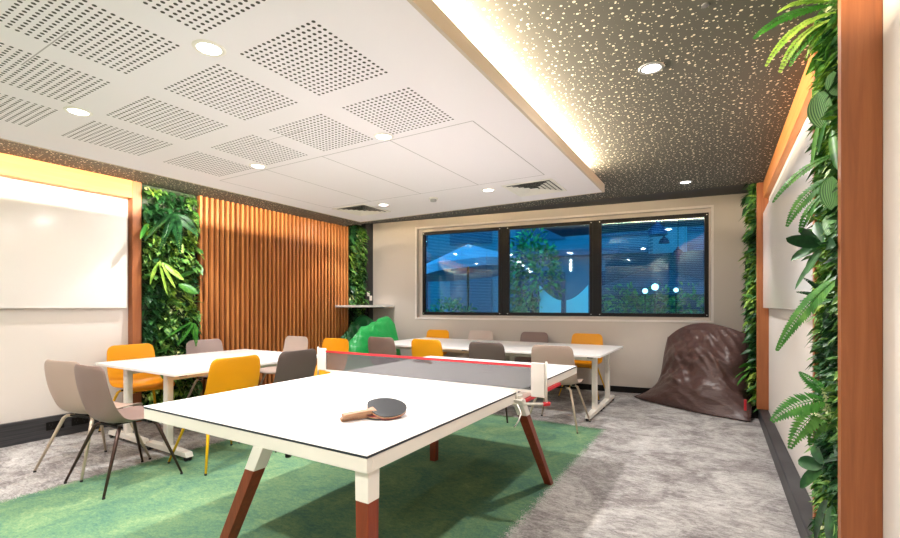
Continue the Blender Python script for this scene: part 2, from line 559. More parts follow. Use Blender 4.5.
def led(name, label, x0, x1, y0, y1, axis, L, rot, loc):
    t_ = thing(name, label, 'led strip', loc, group=None)
    bm = bm_new(); box(bm, x0, x1, y0, y1, 2.558, 2.576, lambda x, y, z: (x - loc[0], y - loc[1], z - loc[2]))
    link_bm('light_tape', bm, 'led', t_)
    off = {'x+': (.012, 0, 0), 'x-': (-.012, 0, 0), 'y+': (0, .012, 0)}[axis]
    arealight('cove_light', off, L, 0.02, rot, COVE_W * L, COVE_COL, t_)
Ly0, Ly1 = RY0 + 0.25, RY1 - 0.3
ym = (Ly0 + Ly1) / 2
LL = Ly1 - Ly0
led('led_strip', 'warm led strip glowing in the cove along the right edge of the ceiling raft', RX1 - .21, RX1 - .204, Ly0, Ly1, 'x+', LL,
    (radians(90), 0, radians(-90)), (RX1 - .207, ym, 2.567))
led('led_strip', 'warm led strip hidden above the raft edge facing the whiteboard wall', RX0 + .204, RX0 + .21, Ly0, Ly1, 'x-', LL,
    (radians(90), 0, radians(90)), (RX0 + .207, ym, 2.567))
# strip behind the dotted ceiling edge washing the window wall
tt = thing('led_strip', 'led strip in the dark ceiling pocket washing the top of the window wall', 'led strip', (-2.5, ye(-2.5) + .01, 2.735))
tt.rotation_euler = (0, 0, math.atan(0.055))
bm = bm_new(); box(bm, -2.7, 2.7, -.008, 0, -.01, .01); link_bm('light_tape', bm, 'led', tt)
arealight('pocket_light', (0, .01, 0), 5.4, 0.03, (radians(96), 0, radians(180)), 24, COVE_COL, tt)

def downlight(x, y, z, w, label, grp, rim='white_metal'):
    t_ = thing('downlight', label, 'downlight', (x, y, z), group=grp)
    bm = bm_new(); lathe(bm, [(0.050, -0.001), (0.052, -0.006), (0.066, -0.004), (0.070, 0.0), (0.07, 0.012), (0.05, 0.012)], n=32, cap=False)
    link_bm('rim', bm, rim, t_, smooth=True)
    bm = bm_new(); lathe(bm, [(0.001, -0.0045), (0.03, -0.004), (0.051, -0.002), (0.051, 0.004)], n=32)
    link_bm('lens', bm, 'lamp', t_, smooth=True)
    d = bpy.data.lights.new('downlight_beam', 'SPOT'); d.energy = w; d.color = SPOT_COL
    d.spot_size = radians(SPOT_ANGLE); d.spot_blend = 0.35; d.shadow_soft_size = 0.035
    o = bpy.data.objects.new('downlight_beam', d); C.objects.link(o); o.location = (0, 0, -0.02); o.parent = t_
    d = bpy.data.lights.new('downlight_glow', 'AREA'); d.shape = 'DISK'; d.size = 0.1; d.energy = w * DISC_F; d.color = SPOT_COL
    o = bpy.data.objects.new('downlight_glow', d); C.objects.link(o); o.location = (0, 0, -0.012); o.parent = t_
raftlights = [(-1.98, 1.20, 'large round downlight nearest in the perforated ceiling raft'),
              (-3.30, 1.19, 'round downlight between perforated squares nearest the whiteboard'),
              (-1.98, 2.44, 'round downlight at the joint of perforated and plain raft panels, nearer the dotted ceiling'),
              (-3.30, 2.42, 'round downlight at the joint of perforated and plain raft panels, nearer the slatted wall'),
              (-1.99, 4.11, 'small round downlight beside the right square air vent'),
              (-3.32, 4.09, 'small round downlight beside the left square air vent')]
for x, y, l in raftlights:
    downlight(x, y, ZS, SPOT_W, l, 'downlights in the white raft')
for x, y in ((-1.98, 0.0), (-3.30, 0.0), (-1.98, -1.2), (-3.3, -1.2)):   # light the part of the room behind the viewpoint
    downlight(x, y, ZS, SPOT_W, 'round downlight in the raft behind the viewpoint', 'downlights in the white raft')
for x, y, l in ((-0.33, 2.82, 'lit round downlight with ring in the dotted ceiling, the nearer one'),
                (-0.31, 5.62, 'small lit round downlight in the dotted ceiling near the window wall')):
    downlight(x, y, ZC, DARK_SPOT_W, l, 'downlights in the dotted ceiling', 'chrome')
for x, y in ((-0.33, 0.0), (-4.93, 0.0), (-4.93, 2.82), (-4.93, 5.4)):
    downlight(x, y, ZC, DARK_SPOT_W, 'round downlight in the dotted ceiling hidden by the raft', 'downlights in the dotted ceiling', 'chrome')

# ================================================================= CEILING FITTINGS
def vent(x, y, s, label):
    t_ = thing('ceiling_vent', label, 'air vent', (x, y, ZS), group='air vents in the raft')
    h = s / 2
    bm = bm_new()
    for a in ((-h, h, -h, -h + .03), (-h, h, h - .03, h), (-h, -h + .03, -h + .03, h - .03), (h - .03, h, -h + .03, h - .03)):
        box(bm, a[0], a[1], a[2], a[3], -0.008, 0.0)
    link_bm('frame', bm, 'white_metal', t_, bevel=0.002)
    bm = bm_new(); box(bm, -h + .03, h - .03, -h + .03, h - .03, -0.0015, -0.0005); link_bm('backing', bm, 'black', t_)
    bm = bm_new()
    r = h - .035; k = 0
    while r > 0.05:
        # a tilted square ring louvre
        q = r - .044
        for i in range(4):
            c, s_ = [(1, 0), (0, 1), (-1, 0), (0, -1)][i]
            R = lambda px, py, z: (px * c - py * s_, px * s_ + py * c, z)
            vs = [bm.verts.new(R(*v)) for v in ((-r, -r, -.014), (r, -r, -.014), (q, -q, -.003), (-q, -q, -.003))]
            bm.faces.new(vs)
        r -= .042
    box(bm, -.045, .045, -.045, .045, -.020, -.017)
    link_bm('louvres', bm, 'white_metal', t_)
vent(-1.56, 4.27, 0.50, 'square white air vent near the corner of the raft over the window side')
vent(-3.73, 4.18, 0.50, 'square white air vent in the raft near the slatted wall')
t_ = thing('smoke_detector', 'small white round smoke detector on the raft by the window', 'smoke detector', (-2.65, 4.11, ZS))
bm = bm_new(); lathe(bm, [(0.05, 0), (0.05, -.012), (0.046, -.016)]); link_bm('base', bm, 'white_metal', t_, smooth=True, bevel=.002)
bm = bm_new(); lathe(bm, [(0.034, -.016), (0.034, -.034), (0.026, -.042), (0.001, -.044)]); link_bm('sensor_head', bm, 'chrome', t_, smooth=True)
t_ = tag(link_bm('sprinkler_cap', (lambda b: (lathe(b, [(0.016, 0), (0.016, -.006), (0.001, -.007)], (-0.05, 2.35, ZC), 16), b)[1])(bm_new()), 'chrome'), 'tiny metal sensor cap on the dotted ceiling beside the nearer downlight', 'sensor')

# ================================================================= WALL FITTINGS
bm = bm_new(); box(bm, -5.55, -5.53, YB + .3, 2.43, 1.26, 2.30)
wb = thing('whiteboard', 'large glossy whiteboard on the left wall reflecting the ceiling lights', 'whiteboard', (-5.6, 0, 1.26))
def rel(o, p):
    o.parent = p; o.location = -Vector(p.location); return o
rel(link_bm('board_panel', bm, 'board', bevel=.002), wb)
bm = bm_new(); box(bm, -5.6, -5.55, YB + .4, 2.35, 1.3, 1.36); box(bm, -5.6, -5.55, YB + .4, 2.35, 2.18, 2.24)
rel(link_bm('wall_batten', bm, 'white_metal'), wb)
wb = thing('whiteboard', 'whiteboard on the right wall between two timber posts, seen edge on', 'whiteboard', (.48, 4.4, 1.26))
bm = bm_new(); box(bm, 0.425, .445, 2.85, 6.03, 1.26, 2.30); rel(link_bm('board_panel', bm, 'board', bevel=.002), wb)
bm = bm_new(); box(bm, .445, .48, 2.95, 5.95, 1.3, 1.36); box(bm, .445, .48, 2.95, 5.95, 2.18, 2.24)
rel(link_bm('wall_batten', bm, 'white_metal'), wb)

# slatted timber panel
sp = thing('slatted_panel', 'vertical timber slat panel on the left wall between two living green walls', 'wall panel', (-5.6, 4.5, 0))
bm = bm_new(); box(bm, 0, 0.045, -1.30, 1.34, 0, ZC); link_bm('backing', bm, 'slat_back', sp)
bm = bm_new()
ns = 37; pit = 2.64 / ns
for i in range(ns):
    y = -1.30 + i * pit
    box(bm, 0.045, 0.10, y + .018, y + .050, 0, ZC - .003)
link_bm('slats', bm, 'slat', sp, bevel=0.0015, seg=1)

# power outlets in the skirting
for k, (y, l) in enumerate(((2.02, 'black socket plate in the dark skirting, the one nearer the green wall'), (1.82, 'black socket plate in the dark skirting, the one nearer the chairs'))):
    t_ = thing('power_outlet', l, 'power outlet', (-5.56, y, 0.12), group='sockets in the left skirting')
    bm = bm_new(); box(bm, 0, .008, -.07, .07, -.04, .04); link_bm('face_plate', bm, 'black', t_, bevel=.002)
    for s in (-1, 1):
        bm = bm_new()
        for dy, dz in ((-.012, .01), (.012, .01), (0, -.012)):
            box(bm, .008, .0095, s * .033 + dy - .003, s * .033 + dy + .003, dz - .008, dz + .008)
        link_bm('socket', bm, 'rubber', t_)

# ================================================================= FURNITURE
# ---- shell chair (faces +y)
def shell_mesh():
    prof = [(.240, .432), (.230, .452), (.18, .460), (.10, .454), (.0, .446), (-.08, .442), (-.135, .448), (-.178, .470),
            (-.202, .51), (-.216, .565), (-.228, .635), (-.240, .715), (-.250, .79), (-.256, .845), (-.258, .872)]
    hw = [.185, .205, .224, .236, .242, .244, .244, .243, .242, .240, .237, .233, .228, .219, .175]
    bm = bm_new(); nx = 12; rows = []
    n = len(prof)
    for i, ((y, z), w) in enumerate(zip(prof, hw)):
        a = prof[max(0, i - 1)]; b = prof[min(n - 1, i + 1)]
        ty, tz = b[0] - a[0], b[1] - a[1]; L = math.hypot(ty, tz)
        ny, nz = -tz / L, ty / L                     # points up over the seat / forward over the back
        if ny * 1 + nz * 1 < 0 or (i < 5 and nz < 0): ny, nz = -ny, -nz
        t_ = i / (n - 1)
        curl = 0.022 + 0.045 * math.exp(-((t_ - .52) / .16) ** 2)
        row = []
        for k in range(nx + 1):
            s = -1 + 2 * k / nx
            c = curl * abs(s) ** 2.6
            row.append(bm.verts.new((s * w, y + ny * c, z + nz * c)))
        rows.append(row)
    for a, b in zip(rows, rows[1:]):
        for k in range(nx):
            bm.faces.new((a[k], a[k + 1], b[k + 1], b[k]))
    return bm
def make_chair():
    t_ = thing('shell_chair', 'x', 'chair')
    s = link_bm('shell', shell_mesh(), 'yellow', t_, smooth=True)
    md = s.modifiers.new('thickness', 'SOLIDIFY'); md.thickness = 0.009; md.offset = 0
    md = s.modifiers.new('smooth', 'SUBSURF'); md.levels = 2; md.render_levels = 2
    bm = bm_new()
    box(bm, -.15, .15, .09, .115, .41, .427); box(bm, -.15, .15, -.115, -.09, .41, .424); box(bm, -.012, .012, -.09, .09, .41, .425)
    link_bm('seat_frame', bm, 'black', t_, bevel=.003)
    for sx in (-1, 1):
        for sy in (-1, 1):
            bm = bm_new()
            fx, fy = sx * .275, (.25 if sy > 0 else -.265)
            tube(bm, [(sx * .10, sy * .095, .418), (sx * .15, sy * .115, .414), (sx * .168, sy * .13, .398), (fx, fy, .012)], [.012, .013, .0135, .0085], 10)
            lg = link_bm('leg', bm, 'yellow_leg', t_, smooth=True)
            bm = bm_new(); tube(bm, [(fx, fy, 0.0), (fx, fy, .014)], [.010, .009], 10); link_bm('foot_tip', bm, 'rubber', lg, smooth=True)
    return t_
chair0 = make_chair()
used = [False]
def place_chair(x, y, rz, shell, leg, label, group):
    if not used[0]:
        c = chair0; used[0] = True
        c.location = (x, y, 0); c.rotation_euler = (0, 0, rz); c['label'] = label; c['group'] = group
    else:
        c = dup(chair0, (x, y, 0), rz, label, group)
    for ch in c.children:
        if ch.name.startswith('shell'): ch.data = recolor(ch.data, shell)
        if ch.name.startswith('leg'): ch.data = recolor(ch.data, leg)
    return c
GL = 'chairs around the left table pair'; GR = 'chairs along the window tables'
R90 = pi / 2
chairs = [
 (-4.31, 1.67, 0.18, 'beige', 'pale_leg', 'light taupe shell chair on beige legs at the table end nearest the whiteboard', GL),
 (-3.79, 1.66, 0.03, 'brown_grey', 'bronze_leg', 'taupe shell chair on dark bronze legs at the near end of the left table', GL),
 (-5.14, 2.40, -R90, 'yellow', 'yellow_leg', 'orange yellow shell chair on the wall side of the left table, seat in view', GL),
 (-5.14, 3.20, -R90, 'mauve', 'pale_leg', 'pale mauve shell chair in front of the green wall behind the left table', GL),
 (-3.60, 2.27, R90, 'yellow', 'yellow_leg', 'mustard shell chair with yellow legs, its back turned to the ping pong table', GL),
 (-3.60, 2.90, R90, 'dark_grey', 'bronze_leg', 'dark taupe shell chair between the mustard chair and the ping pong net', GL),
 (-4.86, 3.92, pi, 'blush', 'pale_leg', 'pale blush shell chair in front of the slatted panel at the left table far end', GL),
 (-4.14, 3.92, pi, 'yellow', 'yellow_leg', 'orange yellow shell chair behind the left end of the ping pong net', GL),
 (-4.10, 6.27, pi, 'yellow', 'yellow_leg', 'orange shell chair on the window side, next to the green bean bags', GR),
 (-3.36, 6.42, pi, 'blush', 'pale_leg', 'pale pinkish shell chair on the window side of the long tables', GR),
 (-2.46, 6.48, pi, 'brown_grey', 'bronze_leg', 'grey brown shell chair on the window side between the blush and orange ones', GR),
 (-1.66, 6.52, pi, 'yellow', 'yellow_leg', 'orange shell chair on the window side nearest the brown bean bag', GR),
 (-3.82, 4.88, 0.0, 'brown_grey', 'bronze_leg', 'taupe shell chair directly in front of the green bean bags', GR),
 (-3.09, 4.86, 0.0, 'yellow', 'yellow_leg', 'mustard shell chair on the ping pong side of the long tables', GR),
 (-2.26, 4.84, 0.0, 'dark_grey', 'bronze_leg', 'dark taupe shell chair on the ping pong side of the long tables', GR),
 (-1.49, 4.82, 0.0, 'beige', 'pale_leg', 'beige shell chair right behind the far corner of the ping pong table', GR)]
for a in chairs:
    place_chair(*a)

# ---- flip-top meeting table, long axis x, 1.6 x 0.7
def rounded_rect(x0, x1, y0, y1, r, n=5):
    pts = []
    for cx_, cy_, a0 in ((x1 - r, y0 + r, -90), (x1 - r, y1 - r, 0), (x0 + r, y1 - r, 90), (x0 + r, y0 + r, 180)):
        for i in range(n + 1):
            a = radians(a0 + 90 * i / n)
            pts.append((cx_ + r * cos(a), cy_ + r * sin(a)))
    return pts
def make_table():
    t_ = thing('meeting_table', 'x', 'table')
    bm = bm_new(); prism(bm, rounded_rect(-.8, .8, -.348, .348, .015), .716, .74)
    link_bm('tabletop', bm, 'top_white', t_, bevel=.003)
    for sx in (-1, 1):
        x = sx * .665
        bm = bm_new(); prism(bm, rounded_rect(x - .028, x + .028, -.036, .036, .012), .06, .70)
        lg = link_bm('leg', bm, 'white_metal', t_, smooth=False, bevel=.002)
        bm = bm_new()
        # foot: tapered bar running across
        pts = [(-.33, .035), (-.31, .075), (-.04, .085), (.04, .085), (.31, .075), (.33, .035)]
        lo = [bm.verts.new((x - .032, y, z)) for y, z in pts]; hi = [bm.verts.new((x + .032, y, z)) for y, z in pts]
        bm.faces.new(lo[::-1]); bm.faces.new(hi)
        for i in range(len(pts)):
            j = (i + 1) % len(pts); bm.faces.new((lo[i], lo[j], hi[j], hi[i]))
        ft = link_bm('foot', bm, 'white_metal', t_, bevel=.006)
        for sy in (-1, 1):
            bm = bm_new()
            tube(bm, [(x - .022, sy * .295, .026), (x - .006, sy * .295, .026)], .026, 16)
            tube(bm, [(x + .006, sy * .295, .026), (x + .022, sy * .295, .026)], .026, 16)
            tube(bm, [(x - .006, sy * .295, .026), (x + .006, sy * .295, .026)], .010, 8)
            link_bm('castor', bm, 'rubber', ft, bevel=.003)
        bm = bm_new(); box(bm, x - .03, x + .03, -.24, .24, .694, .716); link_bm('top_bracket', bm, 'black', t_, bevel=.003)
    bm = bm_new(); box(bm, -.66, .66, -.02, .02, .64, .69); link_bm('crossbeam', bm, 'white_metal', t_, bevel=.004)
    return t_
tb = make_table(); GT = 'pairs of white meeting tables pushed together'
tabs = [(-4.07, 2.77, R90, 'white meeting table on castors next to the mustard chair, with its feet in view'),
        (-4.77, 2.77, R90, 'white meeting table pushed against another, on the side of the whiteboard wall'),
        (-1.90, 5.38, 0, 'white meeting table nearest the ping pong table of those by the window, right end'),
        (-1.90, 6.08, 0, 'white meeting table against the window side, its end nearest the brown bean bag'),
        (-3.51, 5.38, 0, 'white meeting table by the window, left end of the row beside the ping pong table'),
        (-3.51, 6.08, 0, 'white meeting table by the window, left end of the row beside the wall')]
for i, (x, y, rz, l) in enumerate(tabs):
    if i == 0:
        tb.location = (x, y, 0); tb.rotation_euler = (0, 0, rz); tb['label'] = l; tb['group'] = GT
    else:
        dup(tb, (x, y, 0), rz, l, GT)

# ---- ping pong table
PX0, PX1, PY0, PY1, PZ = -2.584, -1.059, 1.213, 3.953, 0.76
pp = thing('ping_pong_table', 'white ping pong table with slanted red brown timber legs', 'ping pong table', (-1.82, 2.58, 0))
def local(T0):
    return lambda x, y, z: (x - T0[0], y - T0[1], z - T0[2])
LP = local((-1.82, 2.58, 0))
bm = bm_new()
box(bm, PX0, PX1, PY0, 2.581, PZ - .003, PZ, LP); box(bm, PX0, PX1, 2.585, PY1, PZ - .003, PZ, LP)
link_bm('tabletop', bm, 'tt_white', pp)
bm = bm_new(); box(bm, PX0 - .001, PX1 + .001, PY0 - .001, PY1 + .001, PZ - .011, PZ - .003, LP); link_bm('dark_edge', bm, 'edge_dark', pp)
bm = bm_new()
for a in ((PX0, PX1, PY0, PY0 + .03), (PX0, PX1, PY1 - .03, PY1), (PX0, PX0 + .03, PY0 + .03, PY1 - .03), (PX1 - .03, PX1, PY0 + .03, PY1 - .03), (-1.85, -1.79, PY0 + .03, PY1 - .03)):
    box(bm, a[0], a[1], a[2], a[3], PZ - .066, PZ - .011, LP)
link_bm('apron', bm, 'white_metal', pp, bevel=.003)
bm = bm_new(); box(bm, -1.8225, -1.8185, PY0, PY1, PZ, PZ + .0004, LP)
link_bm('centre_line', bm, mat('pale grey line', lin(205, 200, 198), 0.5), pp)
# feet make a rectangle; two legs lean, two stand upright
def leg(top, bot, w0, w1, ax):
    """square tapered leg: short white upper, timber lower"""
    top = Vector(LP(*top)); bot = Vector(LP(*bot))
    d = bot - top
    def sec(bm, a, b, wa, wb):
        r = []
        for q, w in ((a, wa), (b, wb)):
            h = w / 2
            r.append([bm.verts.new(q + Vector((sx * h, sy * h, 0))) for sx, sy in ((-1, -1), (1, -1), (1, 1), (-1, 1))])
        bm.faces.new(r[0][::-1]); bm.faces.new(r[1])
        for k in range(4):
            bm.faces.new((r[0][k], r[0][(k + 1) % 4], r[1][(k + 1) % 4], r[1][k]))
    f = 0.16
    mid = top + d * f; wm = w0 + (w1 - w0) * f
    bm = bm_new(); sec(bm, top, mid, w0 * 1.03, wm * 1.03); lw = link_bm('leg_bracket', bm, 'white_metal', pp, bevel=.003)
    bm = bm_new(); sec(bm, mid, bot, wm, w1); link_bm('leg', bm, 'leg_wood', pp, bevel=.003)
leg((-1.655, 1.245, .695), (-2.05, 1.26, 0), .062, .055, 'x')
leg((-1.100, 1.262, .695), (-1.060, 1.215, 0), .062, .050, 'y')
leg((-1.04, 2.56, .72), (-1.05, 3.17, 0), .062, .052, 'y')
leg((-2.02, 3.15, .695), (-2.03, 3.16, 0), .062, .052, 'x')
bm = bm_new(); box(bm, -2.06, -1.03, 2.56, 2.61, PZ - .06, PZ - .02, LP); box(bm, -2.06, -1.99, 2.6, 3.2, PZ - .06, PZ - .02, LP)
link_bm('crossbeam', bm, 'white_metal', pp)
bm = bm_new(); box(bm, PX1 + .001, PX1 + .02, 2.62, 3.42, PZ - .085, PZ - .066, LP); link_bm('red_rail', bm, 'red', pp)
# bolt under the apron
bm = bm_new(); tube(bm, [LP(-1.50, 1.24, .694), LP(-1.50, 1.24, .672)], .012, 10); link_bm('bolt', bm, 'black', pp)

# ---- net
nt_ = thing('ping_pong_net', 'grey ping pong net with red top tape clamped across the white table', 'net', (-1.82, 2.583, PZ))
LN = local((-1.82, 2.583, PZ))
nx0, nx1 = -2.76, -0.88
bm = bm_new(); box(bm, nx0 + .08, nx1 - .085, 2.5825, 2.5835, PZ + .018, .916, LN); link_bm('net_mesh', bm, 'net', nt_)
bm = bm_new(); box(bm, nx0 + .08, nx1 - .085, 2.580, 2.586, .914, .929, LN); link_bm('top_tape', bm, 'red', nt_)
bm = bm_new(); box(bm, nx0 + .08, nx1 - .085, 2.580, 2.586, PZ + .003, PZ + .018, LN); link_bm('bottom_tape', bm, 'white_tape', nt_)
for s, xa, xb in ((-1, nx0, nx0 + .08), (1, nx1 - .085, nx1)):
    bm = bm_new(); box(bm, xa, xb, 2.574, 2.592, PZ - .02 if s > 0 else PZ + .01, .945, LN); link_bm('end_panel', bm, 'white_tape', nt_, bevel=.004)
    xe = nx1 + .008 if s > 0 else nx0 - .008
    bm = bm_new(); tube(bm, [LN(xe, 2.583, .70), LN(xe, 2.583, .955)], .007, 10); link_bm('post', bm, 'white_metal', nt_, smooth=True)
    bm = bm_new(); xt = PX1 - .06 if s > 0 else PX0 + .06
    tube(bm, [LN(xt, 2.555, .685), LN((PX1 + .01) if s > 0 else (PX0 - .01), 2.555, .69), LN(xe, 2.583, .705)], .008, 10)
    tube(bm, [LN((PX1 + .012) if s > 0 else (PX0 - .012), 2.555, .69), LN((PX1 + .012) if s > 0 else (PX0 - .012), 2.555, .765), LN(xt, 2.555, .767)], .006, 8)
    link_bm('clamp', bm, 'white_metal', nt_, smooth=True)
    bm = bm_new(); tube(bm, [LN(xe - .012, 2.572, .705), LN(xe + .012, 2.60, .705)], .013, 12); link_bm('clamp_screw', bm, 'red', nt_)
bm = bm_new(); tube(bm, [LN(-1.02, 2.50, .70), LN(-.985, 2.47, .66), LN(-.99, 2.44, .62), LN(-1.01, 2.43, .585)], .004, 8); link_bm('cord', bm, 'white_tape', nt_, smooth=True)

# ---- paddles
def paddle(loc, rz, label, top, bottom, tilt=0.0):
    t_ = thing('ping_pong_paddle', label, 'paddle', loc, rz, 'ping pong paddles on the table')
    t_.rotation_euler = (0, tilt, rz)
    n = 40
    def outline(r):
        pts = []
        for k in range(n):
            a = 2 * pi * k / n
            x = .094 * cos(a); y = .080 * sin(a)
            if x < -.045:            # straighter shoulder towards the handle
                x = -.045 - (abs(x) - .045) * .55
            pts.append((x * r + .108, y * r))
        return pts
    bm = bm_new(); prism(bm, outline(1.0), .0115, .0175); link_bm('blade', bm, 'paddle_wood', t_)
    bm = bm_new(); prism(bm, outline(1.0), .0175, .0215); link_bm('rubber', bm, top, t_, bevel=.001)
    bm = bm_new(); prism(bm, outline(1.0), .0075, .0115); link_bm('rubber', bm, bottom, t_, bevel=.001)
    bm = bm_new()
    prism(bm, [(-.085, -.013), (.02, -.010), (.06, -.022), (.06, .022), (.02, .010), (-.085, .013)], .0055, .0235)
    link_bm('handle', bm, 'paddle_wood', t_, bevel=.005, seg=3)
    return t_
def Zp(x, y, z):
    f, cyy, ps, h = 451.5, 305.4, radians(30.7), 1.287
    tt_ = (h - z) * f / (y - cyy); l = (x - 450) / f
    return ((l * cos(ps) - sin(ps)) * tt_, (l * sin(ps) + cos(ps)) * tt_)
a = Zp(341, 419, .775); b = Zp(409, 408, .775)
pdl = paddle((a[0] + .085 * cos(math.atan2(b[1] - a[1], b[0] - a[0])), a[1] + .085 * sin(math.atan2(b[1] - a[1], b[0] - a[0])), PZ - .003), math.atan2(b[1] - a[1], b[0] - a[0]),
       'black ping pong paddle with pale wooden handle on the near half of the table', 'paddle_black', 'paddle_red')
a = Zp(457, 359, .775)
ang = pdl.rotation_euler[2]
paddle((pdl.location.x, pdl.location.y, PZ - .003), ang - .06, 'second ping pong paddle lying flat underneath the tilted black one', 'paddle_red', 'paddle_black')
pdl.location.z += .022; pdl.location.x += .02
pdl.rotation_euler = (Matrix.Rotation(ang, 4, 'Z') @ Matrix.Rotation(radians(17), 4, 'X') @ Matrix.Rotation(radians(-2), 4, 'Y')).to_euler()
pdl.scale = (1.12, 1.12, 1.12)
paddle((-2.28, 3.43, PZ - .0035), radians(150), 'black ping pong paddle lying beyond the net', 'paddle_black', 'paddle_red')

# ---- high counter in the corner with two bottles
ct = thing('corner_counter', 'high white counter in the corner above the green bean bags', 'counter', (-5.0, 6.1, 0))
LC = local((-5.0, 6.1, 0))
bm = bm_new(); prism(bm, [(-5.495, 5.50), (-5.04, 5.50), (-5.04, 6.515), (-5.495, 6.45)], 1.255, 1.29, LC)
link_bm('countertop', bm, 'top_white', ct, bevel=.004)
for yb in (5.9, 6.3):
    bm = bm_new(); box(bm, -5.50, -5.12, yb, yb + .03, 1.235, 1.255, LC); box(bm, -5.50, -5.48, yb, yb + .03, 1.0, 1.235, LC)
    link_bm('bracket', bm, 'black', ct, bevel=.002)
for y, z, l in ((6.33, 1.50, 'small white wall switch, the higher one, on the dark corner strip above the counter'), (6.40, 1.42, 'small white wall switch, the lower one, on the dark corner strip above the counter')):
    t_ = thing('wall_switch', l, 'switch', (-5.5, y, z), group='switches in the far left corner')
    bm = bm_new(); box(bm, 0, .01, -.035, .035, -.045, .045); link_bm('plate', bm, 'white_metal', t_, bevel=.002)
    bm = bm_new(); box(bm, .01, .014, -.012, .012, -.02, .02); link_bm('rocker', bm, 'white_metal', t_, bevel=.001)

# ---- bean bags: front rows F and back rows G (five each, each row = left point, right point)
def beanbag(label, m, F, G, seed, wr=0.035, tagat=None, grp=None):
    base = Vector((sum((Vector(r[0]) + Vector(r[-1])).x for r in F) / 10, sum((Vector(r[0]) + Vector(r[-1])).y for r in F) / 10, 0))
    t_ = thing('bean_bag', label, 'bean bag', base, group=grp)
    nu, nv = 72, 72
    def cat(p, v):
        n = len(p) - 1; x = min(max(v * n, 0), n - 1e-6); i = int(x); f = x - i
        P = lambda k: Vector(p[min(max(k, 0), n)])
        a, b, c, d = P(i - 1), P(i), P(i + 1), P(i + 2)
        if i == 0: a = b * 2 - c
        if i == n - 1: d = c * 2 - b
        return 0.5 * ((2 * b) + (-a + c) * f + (2 * a - 5 * b + 4 * c - d) * f * f + (-a + 3 * b - 3 * c + d) * f ** 3)
    def pt(R, u, v):
        l = cat([r[0] for r in R], v); r = cat([r[-1] for r in R], v)
        q = l.lerp(r, (u + 1) / 2)
        if len(R[0]) == 3:
            q += (cat([r_[1] for r_ in R], v) - (l + r) / 2) * (1 - u * u)
        return q
    grid = {}
    bm = bm_new(); sd = Vector((seed * 3.1, seed * 1.7, seed))
    for side in (1, -1):
        for i in range(nu + 1):
            for j in range(nv + 1):
                u = -1 + 2 * i / nu; v = j / nv
                edge = i in (0, nu) or j in (0, nv)
                if side == -1 and edge:
                    grid[(side, i, j)] = grid[(1, i, j)]; continue
                a, b = pt(F, u, v), pt(G, u, v)
                mid = (a + b) / 2; half = (a - b) / 2
                pf = max(0.0, 1 - abs(u) ** 2.6) ** .62
                q = mid + half * side * pf
                if side == 1:
                    env = pf * min(1, 6 * v * (1 - v) + .15)
                    nrm = half.normalized() if half.length > 1e-6 else Vector((0, 0, 1))
                    pa = Vector((u * 2.0, v * 5.2, 0)) + sd
                    calm = min(1, max(.22, (v - .12) / .3))        # the lowest panel is pulled smooth
                    w1 = noise.noise(pa * .62 + Vector((0, noise.noise(pa * .5) * 1.2, 0)))
                    fo = v * 9 + u * 1.6 + 1.7 * noise.noise(Vector((u * 1.3, v * 2.2, 3)) + sd)
                    w2 = (1 - abs(sin(fo * 1.25))) ** 1.6 * (.5 + noise.noise(Vector((u * 2.1, v * 3, 9)) + sd))
                    w3 = noise.noise(Vector((u * 1.6 + v * 2, v * 9 - u * 4, 7)) + sd)
                    w4 = .5 - abs(noise.noise(Vector((u * 1.3 - v * 1.5, v * 7 + u * 3.4, 17)) + sd)) * 2.2
                    q += nrm * env * (wr * 1.7 * w1 + calm * (wr * 1.5 * w2 + wr * .75 * w3 + wr * .8 * w4))
                q.z = max(q.z, 0.004)
                grid[(side, i, j)] = bm.verts.new(q - base)
        for i in range(nu):
            for j in range(nv):
                f = [grid[(side, i, j)], grid[(side, i + 1, j)], grid[(side, i + 1, j + 1)], grid[(side, i, j + 1)]]
                try: bm.faces.new(f)
                except ValueError: pass
    link_bm('cover', bm, m, t_, smooth=True)
    # seam piping along the front hem and the sides
    bm = bm_new()
    for uu in (-1, 1):
        tube(bm, [pt(F, uu, k / 16).lerp(pt(G, uu, k / 16), .5) - base + Vector((0, 0, .004)) for k in range(17)], .006, 6)
    tube(bm, [Vector((0, 0, .004)) + pt(F, -1 + 2 * k / 16, 0).lerp(pt(G, -1 + 2 * k / 16, 0), .5) - base for k in range(17)], .006, 6)
    link_bm('seam', bm, m, t_, smooth=True)
    if tagat:
        bm = bm_new(); p0 = pt(F, .93, tagat) - base
        for k in range(1):
            box(bm, p0.x - .012, p0.x + .012, p0.y - .035, p0.y - .02, p0.z - .06, p0.z + .06)
        link_bm('red_tag', bm, 'red', t_)
    return t_
Fb = [((-1.00, 6.72, .02), (-.42, 6.25, .02), (.30, 5.93, .02)),
      ((-.86, 6.76, .18), (-.34, 6.25, .27), (.31, 5.99, .22)),
      ((-.74, 6.80, .40), (-.26, 6.42, .52), (.31, 6.10, .44)),
      ((-.66, 6.84, .66), (-.22, 6.52, .78), (.31, 6.22, .72)),
      ((-.60, 6.97, .84), (-.22, 6.84, 1.05), (.30, 6.62, .93))]
Gb = [((-1.00, 6.72, .01), (-.42, 6.25, .01), (.30, 5.93, .01)),
      ((-.80, 6.95, .01), (-.2, 6.65, .01), (.33, 6.30, .01)),
      ((-.66, 7.03, .12), (-.1, 6.98, .05), (.34, 6.75, .02)),
      ((-.62, 7.04, .60), (-.1, 7.06, .6), (.34, 6.95, .5)),
      ((-.60, 7.00, .85), (-.2, 6.95, 1.04), (.31, 6.70, .94))]
bb = beanbag('large brown bean bag slumped in the corner under the window', 'bag_brown', Fb, Gb, 1.0, .05, tagat=.2)
